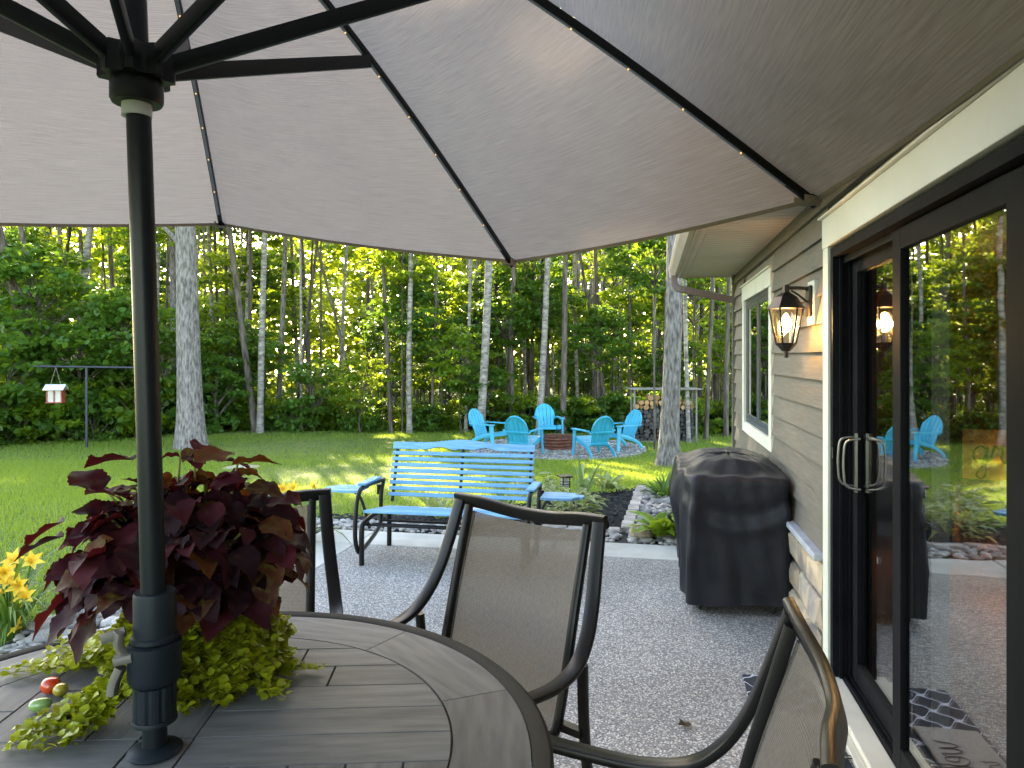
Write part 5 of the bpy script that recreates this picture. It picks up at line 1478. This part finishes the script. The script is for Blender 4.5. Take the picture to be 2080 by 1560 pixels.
# ---- daylilies
ll_ = [leaf_mesh('lily_leaf', M['lily_leaf'], .55, .02, b_, .1, 8, 'strap', 0, .3) for b_ in (1.2, 1.8, 2.3)]
pet = leaf_mesh('petal', M['petal'], .085, .044, 1.3, .2, 5, 'ovate', 0, .12)
def daylily(p, nl, flowers, label):
    e = empty('daylily', p, 0, label, 'plant', 'yellow daylilies in the side bed')
    for i in range(nl):
        az = rd.uniform(0, 6.28); r_ = .08*rd.random()
        place_leaf(e, rd.choice(ll_), Vector((r_*math.cos(az), r_*math.sin(az), 0)), az-math.pi/2, rd.uniform(.6, 1.35), rd.uniform(.7, 1.25))
    for (x, y, z, az, pit) in flowers:
        m = MB(); tip = Vector((x, y, z)); m.tube(cat([(x*.2, y*.2, 0), (x*.7, y*.7, z*.6), tip], 5), .004, 6); m.build('flower_stalk', M['lily_leaf'], e)
        fo = empty('flower', tip, parent=e, rot=(pit, 0, az))
        for k in range(6): link('petal', pet, fo, (0, 0, 0), Euler((R(52), 0, 2*math.pi*k/6), 'XYZ'))
    return e
def fl_from(px_list, p, Y):
    out = []
    for (px, py) in px_list:
        q = at(px, py, Y)-p; out.append((q.x, q.y, q.z, rd.uniform(-.9, .9), rd.uniform(.6, 1.3)))
    return out
p1 = at(20, 1330, 4.05); p1.z = -.02
daylily(p1, 70, fl_from([(35, 1140), (62, 1145), (20, 1185), (42, 1190), (12, 1165), (55, 1215), (45, 1275), (8, 1205)], p1, 4.0), 'yellow daylily clump at the left edge of the picture')
p1b = at(-70, 1330, 4.2); p1b.z = -.02
daylily(p1b, 60, fl_from([(-60, 1150), (-30, 1190), (2, 1225)], p1b, 4.1), 'leafy daylily clump cut by the left picture edge')
p2 = at(600, 1100, 6.0); p2.z = -.03
daylily(p2, 60, fl_from([(600, 992), (560, 1000), (575, 996), (640, 990), (505, 1012)], p2, 5.95), 'yellow daylily clump behind the left sling chair')

# ================================================================== THE WOOD
def trunk_mesh(name, mat, pts, r0, r1, seg=10, flare=1.35, ridges=0.0, seed=0, rows=None):
    P = cat(pts, rows or 6); n = len(P); vs = []; fs = []
    rr = np.random.default_rng(seed); ph = rr.uniform(0, 6.28, 12)
    for i, p in enumerate(P):
        t = i/(n-1); r_ = r0+(r1-r0)*t
        hgt = (p-P[0]).length
        r_ *= 1+(flare-1)*math.exp(-hgt/(r0*2.2))
        for k in range(seg):
            a = 2*math.pi*k/seg; q = r_
            if flare > 1.3: q *= 1+.10*math.sin(5*a+ph[0])*math.exp(-hgt/(r0*1.8))
            if ridges:
                w1 = a+.22*math.sin(hgt*2.3+ph[1])+.12*math.sin(hgt*5.1+ph[2])
                rg = abs(math.sin(9*w1+.9*math.sin(hgt*3.1+3*a+ph[3])))**.7*.6+abs(math.sin(15*w1+1.3*math.sin(hgt*4.7+2*a+ph[4])))**.6*.4
                q *= 1+ridges*(rg-.6)
            q *= 1+.03*math.sin(3*a+hgt*.9+ph[5])
            vs.append((p.x+q*math.cos(a), p.y+q*math.sin(a), p.z))
    for i in range(n-1):
        for k in range(seg): k2 = (k+1) % seg; fs.append((i*seg+k, i*seg+k2, (i+1)*seg+k2, (i+1)*seg+k))
    return np_mesh(name, vs, fs, mat, True)
def leaves_np(centers, radii, per, size, rg, flat=.45):
    """leaf-sized faces in layered sprays"""
    C = np.repeat(np.asarray(centers, dtype=np.float32), per, axis=0); n = len(C)
    RR = np.repeat(np.asarray(radii, dtype=np.float32), per)
    a = rg.uniform(0, 2*np.pi, n); r_ = np.sqrt(rg.uniform(0, 1, n))*RR
    P = C+np.stack([r_*np.cos(a), r_*np.sin(a), rg.normal(0, .16, n)*RR*flat*2-.25*r_*r_/np.maximum(RR, .01)], 1)
    yaw = rg.uniform(0, 2*np.pi, n); pit = rg.normal(-.35, .45, n); rol = rg.normal(0, .5, n); s = size*rg.uniform(.65, 1.3, n)
    d = np.stack([np.cos(yaw)*np.cos(pit), np.sin(yaw)*np.cos(pit), np.sin(pit)], 1)
    sd = np.stack([-np.sin(yaw), np.cos(yaw), np.zeros(n)], 1); up = np.cross(d, sd)
    sd = sd*np.cos(rol)[:, None]+up*np.sin(rol)[:, None]; up = np.cross(d, sd)
    V = np.zeros((n, 6, 3)); s_ = s[:, None]
    V[:, 0] = P; V[:, 1] = P+d*s_*.30+sd*s_*.42+up*s_*.10; V[:, 2] = P+d*s_*.66+sd*s_*.34+up*s_*.06; V[:, 3] = P+d*s_; V[:, 4] = P+d*s_*.66-sd*s_*.34+up*s_*.06; V[:, 5] = P+d*s_*.30-sd*s_*.42+up*s_*.10
    b = np.arange(n)[:, None]*6
    Fc = np.concatenate([b+np.array([0, 1, 2, 3]), b+np.array([0, 3, 4, 5])], 0)
    return V.reshape(-1, 3), Fc
def crown(name, mat, R_, Hh, sprays, per, size, seed, z0=0.0, hollow=.3, flat=.4, twig=True):
    rg = np.random.default_rng(seed); C = []; rad = []
    while len(C) < sprays:
        p = rg.uniform(-1, 1, 3); q = np.linalg.norm(p)
        if q > 1 or q < hollow: continue
        if p[2] < -.3 and q < .5: continue
        C.append((p[0]*R_*(1-.25*max(0, p[2])), p[1]*R_*(1-.25*max(0, p[2])), z0+(p[2]*.5+.5)*Hh)); rad.append(R_*rg.uniform(.16, .34))
    v, f = leaves_np(C, rad, per, size, rg, flat)
    me = np_mesh(name, v, f, mat, False)
    if twig:
        m = MB()
        for c in C[::2]:
            c = Vector(c); b0 = Vector((0, 0, max(z0*.6, c.z-R_*.7))); m.tube([b0, b0.lerp(c, .5)+Vector((0, 0, .05*R_)), c], .012, 4, scale=[1.3, .8, .4])
        tw = m.mesh(name+'_twigs', M['bark_dark'])
        return me, tw
    return me, None
sap = [crown('sapling_crown', M['leaf'], 1.25, 2.4, 46, 46, .125, 100+s, .2, .2, .28) for s in range(4)]
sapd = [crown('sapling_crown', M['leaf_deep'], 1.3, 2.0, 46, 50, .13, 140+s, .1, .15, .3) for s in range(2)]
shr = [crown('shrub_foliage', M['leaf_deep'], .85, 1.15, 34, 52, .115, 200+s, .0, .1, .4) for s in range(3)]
shl = [crown('shrub_foliage', M['leaf'], .85, 1.25, 34, 46, .115, 230+s, .0, .1, .4) for s in range(2)]
big = [crown('tree_crown', M['leaf'], 2.9, 6.5, 80, 62, .22, 300+s, .0, .2, .35) for s in range(3)]

def tree(name, base_p, top_dx, hgt, r_, mat, label, group=None, seed=0, crown_me=None, crown_z=6.5, limbs=3, ridges=0.0, seg=10, bend=0.0, flare=1.35, top_dy=0.0, rows=6):
    e = empty(name, base_p, 0, label, 'tree', group)
    rr = random.Random(seed)
    pts_ = [Vector((0, 0, -.15))]
    for i in range(1, 6):
        t = i/5; pts_.append(Vector((top_dx*t+bend*math.sin(math.pi*t)+rr.uniform(-.03, .03), top_dy*t+rr.uniform(-.03, .03), hgt*t)))
    tr_ = link('trunk', trunk_mesh('trunk', mat, pts_, r_, r_*.45, seg, flare, ridges, seed, rows), e)
    m = MB(); P = cat(pts_, 8)
    for k in range(limbs):
        q = P[int(len(P)*rr.uniform(.35, .95))]; a = rr.uniform(0, 6.28); L = rr.uniform(.8, 2.2)
        m.tube(cat([q, q+Vector((L*.4*math.cos(a), L*.4*math.sin(a), L*.35)), q+Vector((L*math.cos(a), L*math.sin(a), L*.9))], 4), r_*.28, 6, scale=[1-.75*i/8 for i in range(9)])
    if limbs: m.build('limb', mat, tr_, True)
    if crown_me:
        me, tw = crown_me; s = rr.uniform(.85, 1.2)
        link('crown', me, e, (top_dx*.75, top_dy*.75, crown_z), (0, 0, rr.uniform(0, 6.28)), (s, s, s))
    return e
def px_tree(pts_px, Y, wpx, mat, label, seed, crown_=True, bend=0.0, group=None, ridges=0.0, seg=10, flare=1.35, gy=None, hgt=13):
    """pts_px: (x,y) low and (x,y) high in photo pixels, on the ground at distance Y"""
    (xa, ya), (xb, yb) = pts_px
    b = at(xa, 725, Y); b.z = gz(b.x, Y)
    pb = CAM_H-(b.z); yb0 = 725+pb/Y*F
    slope = (xb-xa)/max(1, (ya-yb))            # px sideways per px up
    xg = xa-slope*(yb0-ya); b = at(xg, 725, Y); b.z = gz(b.x, Y)
    return tree('forest_tree', b, slope*hgt, hgt, wpx/F*Y/2, mat, label, group, seed, random.Random(seed).choice(big) if crown_ else None, random.Random(seed).uniform(6.0, 8.6), 3, ridges, seg, bend, flare)

# ---- the two big trunks on the lawn
p = on_ground(391, 911)
tree('lawn_tree', p, -.45, 13, .27, M['bark'], 'thick grey furrowed trunk standing alone on the lawn left of the glider', None, 1, big[0], 7.4, 3, .085, 72, 0, 1.55, rows=40)
p = on_ground(1357, 947)
tree('lawn_tree', p, .38, 13, .168, M['bark'], 'grey furrowed trunk on the lawn in front of the woodpile', None, 2, big[1], 7.2, 3, .08, 64, 0, 1.75, rows=40)
D, Pl, Bk = M['bark_dark'], M['bark_pale'], M['bark']
TL = [  # ((x,y) low, (x,y) high, Y, width px, bark, label)
 (((95, 850), (0, 470)), 18.5, 20, D, 'dark trunk leaning left at the far left picture edge'),
 (((85, 640), (45, 460)), 22, 13, Pl, 'thin pale trunk leaning left, second from the left picture edge'),
 (((112, 600), (95, 460)), 23, 11, D, 'thin dark trunk above the bird feeder'),
 (((125, 600), (142, 460)), 24, 10, D, 'slim trunk leaning right above the bird feeder'),
 (((165, 680), (188, 465)), 21, 17, Pl, 'stout pale grey trunk leaning right above the feeder crossbar'),
 (((130, 850), (105, 730)), 19, 14, D, 'dark trunk directly behind the hanging bird feeder'),
 (((238, 680), (225, 465)), 23, 10, D, 'slim dark trunk just left of the umbrella pole'),
 (((318, 800), (326, 470)), 22, 10, Pl, 'slim pale trunk just right of the umbrella pole'),
 (((348, 800), (352, 470)), 24, 10, D, 'thin trunk close left of the thick lawn trunk'),
 (((520, 875), (470, 500)), 20.6, 14, D, 'dark trunk leaning left beside a straight pale one, right of the thick lawn trunk'),
 (((528, 882), (543, 500)), 20.4, 14, Pl, 'pale straight trunk of the leaning pair right of the thick lawn trunk'),
 (((505, 790), (505, 560)), 23, 9, D, 'thin dark trunk behind the leaning pair'),
 (((566, 770), (574, 520)), 24, 12, Bk, 'greyish trunk right of the leaning pair'),
 (((600, 870), (640, 560)), 22, 7, D, 'thin dark stem leaning right before the bright clearing'),
 (((612, 880), (606, 560)), 21, 6, Pl, 'thin pale stem standing in front of the bright clearing'),
 (((735, 850), (665, 590)), 22.5, 7, D, 'thin dark stem leaning left across the bright clearing'),
 (((795, 880), (781, 600)), 20.5, 9, D, 'dark trunk above the left end of the glider back'),
 (((832, 882), (828, 520)), 20.5, 12, Pl, 'straight grey trunk above the left half of the glider'),
 (((876, 880), (884, 600)), 21, 6, D, 'thin stem above the glider crest'),
 (((948, 840), (964, 530)), 21, 8, Pl, 'slim grey trunk close left of the white birch'),
 (((975, 870), (990, 535)), 19.5, 18, M['bark_pale'], 'pale birch trunk behind the leftmost turquoise chair'),
 (((1010, 840), (1012, 560)), 24, 10, D, 'dark trunk close right of the white birch'),
 (((1040, 830), (1046, 530)), 21.5, 12, D, 'dark straight trunk behind the second turquoise chair'),
 (((1068, 800), (1062, 540)), 25, 7, Pl, 'thin pale stem left of the leaning grey trunk'),
 (((1097, 840), (1121, 520)), 20, 14, Pl, 'lilac-grey trunk leaning right behind the chair that faces the camera'),
 (((1144, 872), (1157, 520)), 20.2, 13, D, 'brown straight trunk behind the fire ring'),
 (((1175, 870), (1172, 540)), 24, 8, Pl, 'slim pale trunk right of the brown one behind the fire ring'),
 (((1238, 862), (1186, 530)), 21.5, 8, D, 'dark thin trunk leaning left above the right-hand turquoise chairs'),
 (((1278, 860), (1281, 530)), 22, 8, D, 'straight dark trunk left of the woodpile'),
 (((1326, 780), (1328, 500)), 22.5, 9, Pl, 'grey trunk rising behind the woodpile roof'),
 (((1399, 895), (1396, 560)), 17.6, 9, Pl, 'slim pale trunk in front of the right end of the woodpile'),
 (((1433, 892), (1442, 560)), 18.3, 10, D, 'dark trunk between the woodpile and the house corner'),
 (((1474, 892), (1478, 600)), 19.2, 11, D, 'dark trunk right beside the house corner'),
]
for i, (pp, Y, wpx, mt, lab) in enumerate(TL):
    px_tree(pp, Y, wpx, mt, lab, 50+i, crown_=(i % 4 == 0 or i in (9, 10, 11)), bend=random.uniform(-.1, .1), hgt=13, group='trees at the edge of the wood')  # leaning pair and stem behind: unseen crowns added to shade the umbrella
def zone(x, Y):
    px = 1040+F*x/Y
    for lim, ph in ((0, 'beyond the left picture edge'), (175, 'behind the bird feeder'), (300, 'behind the umbrella pole'), (420, 'around the thick lawn trunk'), (560, 'behind the leaning pair of trunks'),
                    (760, 'beside the bright clearing'), (950, 'above the blue glider'), (1070, 'behind the pale birch'), (1180, 'behind the fire ring'), (1290, 'behind the right-hand turquoise chairs'), (1420, 'behind the woodpile'), (1500, 'beside the house corner')):
        if px < lim: return ph
    return 'behind the house, mirrored in the door glass'
# slender trees deeper in
rt = random.Random(21)
for i in range(165):
    Y = rt.uniform(22, 42); x = rt.uniform(-.85, .55)*Y
    if -.36*Y < x < -.19*Y and rt.random() < .65: continue     # the bright clearing
    r_ = rt.uniform(.045, .12); b = Vector((x, Y, gz(x, Y)))
    tree('slender_tree', b, rt.uniform(-.7, .7), rt.uniform(10, 14), r_, rt.choice([D, D, Pl, Bk]), 'slender trunk deep in the wood, '+zone(x, Y),
         'slender trees deep in the wood', 400+i, rt.choice(big) if rt.random() < .07 else None, rt.uniform(7.0, 9.5), 2, 0, 7)
# saplings with layered leaves
def sapling(x, Y, zc, var, s, label, group):
    e = empty('sapling', (x, Y, gz(x, Y)), rt.uniform(0, 6.28), label, 'sapling', group)
    me, tw = var
    MB_ = MB(); MB_.tube(cat([(0, 0, -.1), (rt.uniform(-.1, .1), 0, zc*.6), (0, 0, zc+1.6*s)], 4), .03, 6, scale=[1-.6*i/8 for i in range(9)]); MB_.build('trunk', D, e, True)
    link('crown', me, e, (0, 0, zc), None, (s, s, s))
    if tw: link('twigs', tw, e, (0, 0, zc), None, (s, s, s))
for i in range(135):
    Y = rt.uniform(19.8, 31); q = rt.uniform(-.85, .55); x = q*Y
    if -.34 < q < -.19 and rt.random() < .85: continue
    if Y < 22 and abs(x-2.6) < 1.2: Y += 3
    zc = rt.choice([.6, 1.2, 2.0, 2.8, 3.6, 4.4])*rt.uniform(.8, 1.15)
    if -.2 < q < .3 and zc < 2.2 and rt.random() < .5: zc += 2.2
    dark = rt.random() < .35
    sapling(x, Y, zc, rt.choice(sapd if dark else sap), rt.uniform(.7, 1.15), 'young leafy tree in the wood, '+zone(x, Y), 'young leafy trees in the wood')
# undergrowth along the lawn edge
def edge_Y(q):   # q = x/Y
    return float(np.interp(q, [-.9, -.717, -.6, -.45, -.35, 0, .13, .22, .32, .6], [13.5, 14.9, 16.4, 18.6, 20.0, 20.3, 20.0, 19.3, 19.0, 18.6]))
for i in range(120):
    q = -.88+1.40*i/119+rt.uniform(-.006, .006); Y = edge_Y(q)+rt.uniform(.5, 2.4)+(.0 if i % 2 else 1.0)+(.9 if q < -.38 else 0)
    x = q*Y
    if abs(x-(wp.x)) < 1.25 and Y < wp.y+1.2: Y = wp.y+1.6; x = q*Y
    s = rt.uniform(.6, 1.25)*(1.3 if q < -.38 else .8)
    me, tw = rt.choice(shr if rt.random() < .4 else shl)
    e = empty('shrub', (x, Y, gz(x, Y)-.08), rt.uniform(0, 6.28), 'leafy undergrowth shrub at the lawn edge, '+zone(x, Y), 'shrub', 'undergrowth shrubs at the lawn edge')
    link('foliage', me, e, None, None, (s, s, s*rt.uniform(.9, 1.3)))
    if tw: link('twigs', tw, e, None, None, (s, s, s))
# darker mid trees at the far left
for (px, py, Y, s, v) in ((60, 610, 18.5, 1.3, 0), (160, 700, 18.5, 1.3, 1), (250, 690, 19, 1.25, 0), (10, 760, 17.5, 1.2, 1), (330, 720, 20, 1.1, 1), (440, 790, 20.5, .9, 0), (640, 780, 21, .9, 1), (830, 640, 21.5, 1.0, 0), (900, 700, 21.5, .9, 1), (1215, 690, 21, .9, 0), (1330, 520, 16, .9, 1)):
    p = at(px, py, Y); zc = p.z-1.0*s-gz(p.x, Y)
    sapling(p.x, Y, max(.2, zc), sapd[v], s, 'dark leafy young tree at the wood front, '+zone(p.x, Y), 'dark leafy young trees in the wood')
# the far wood as one mass
C = []; rad = []
rg = np.random.default_rng(77)
for i in range(3000):
    Y = rg.uniform(38, 68); x = rg.uniform(-.95, .7)*Y; z_ = gz(x, Y)+rg.uniform(0, 1)*12.5
    C.append((x, Y, z_)); rad.append(rg.uniform(.9, 1.9))
v, f = leaves_np(C, rad, 36, .44, rg, .5)
tag(link('far_wood', np_mesh('far_wood', v, f, M['leaf_far'])), 'bright sunlit foliage of the far wood behind the trunks', 'wood', kind='stuff')
C = []; rad = []
for i in range(420):
    Y = rg.uniform(22, 40); x = rg.uniform(-.95, .65)*Y; C.append((x, Y, gz(x, Y)+rg.uniform(0, .6))); rad.append(rg.uniform(.5, 1.1))
v, f = leaves_np(C, rad, 46, .16, rg, .5)
tag(link('forest_floor_plants', np_mesh('forest_floor_plants', v, f, M['leaf'])), 'low green plants covering the floor of the wood', 'ground cover', kind='stuff')
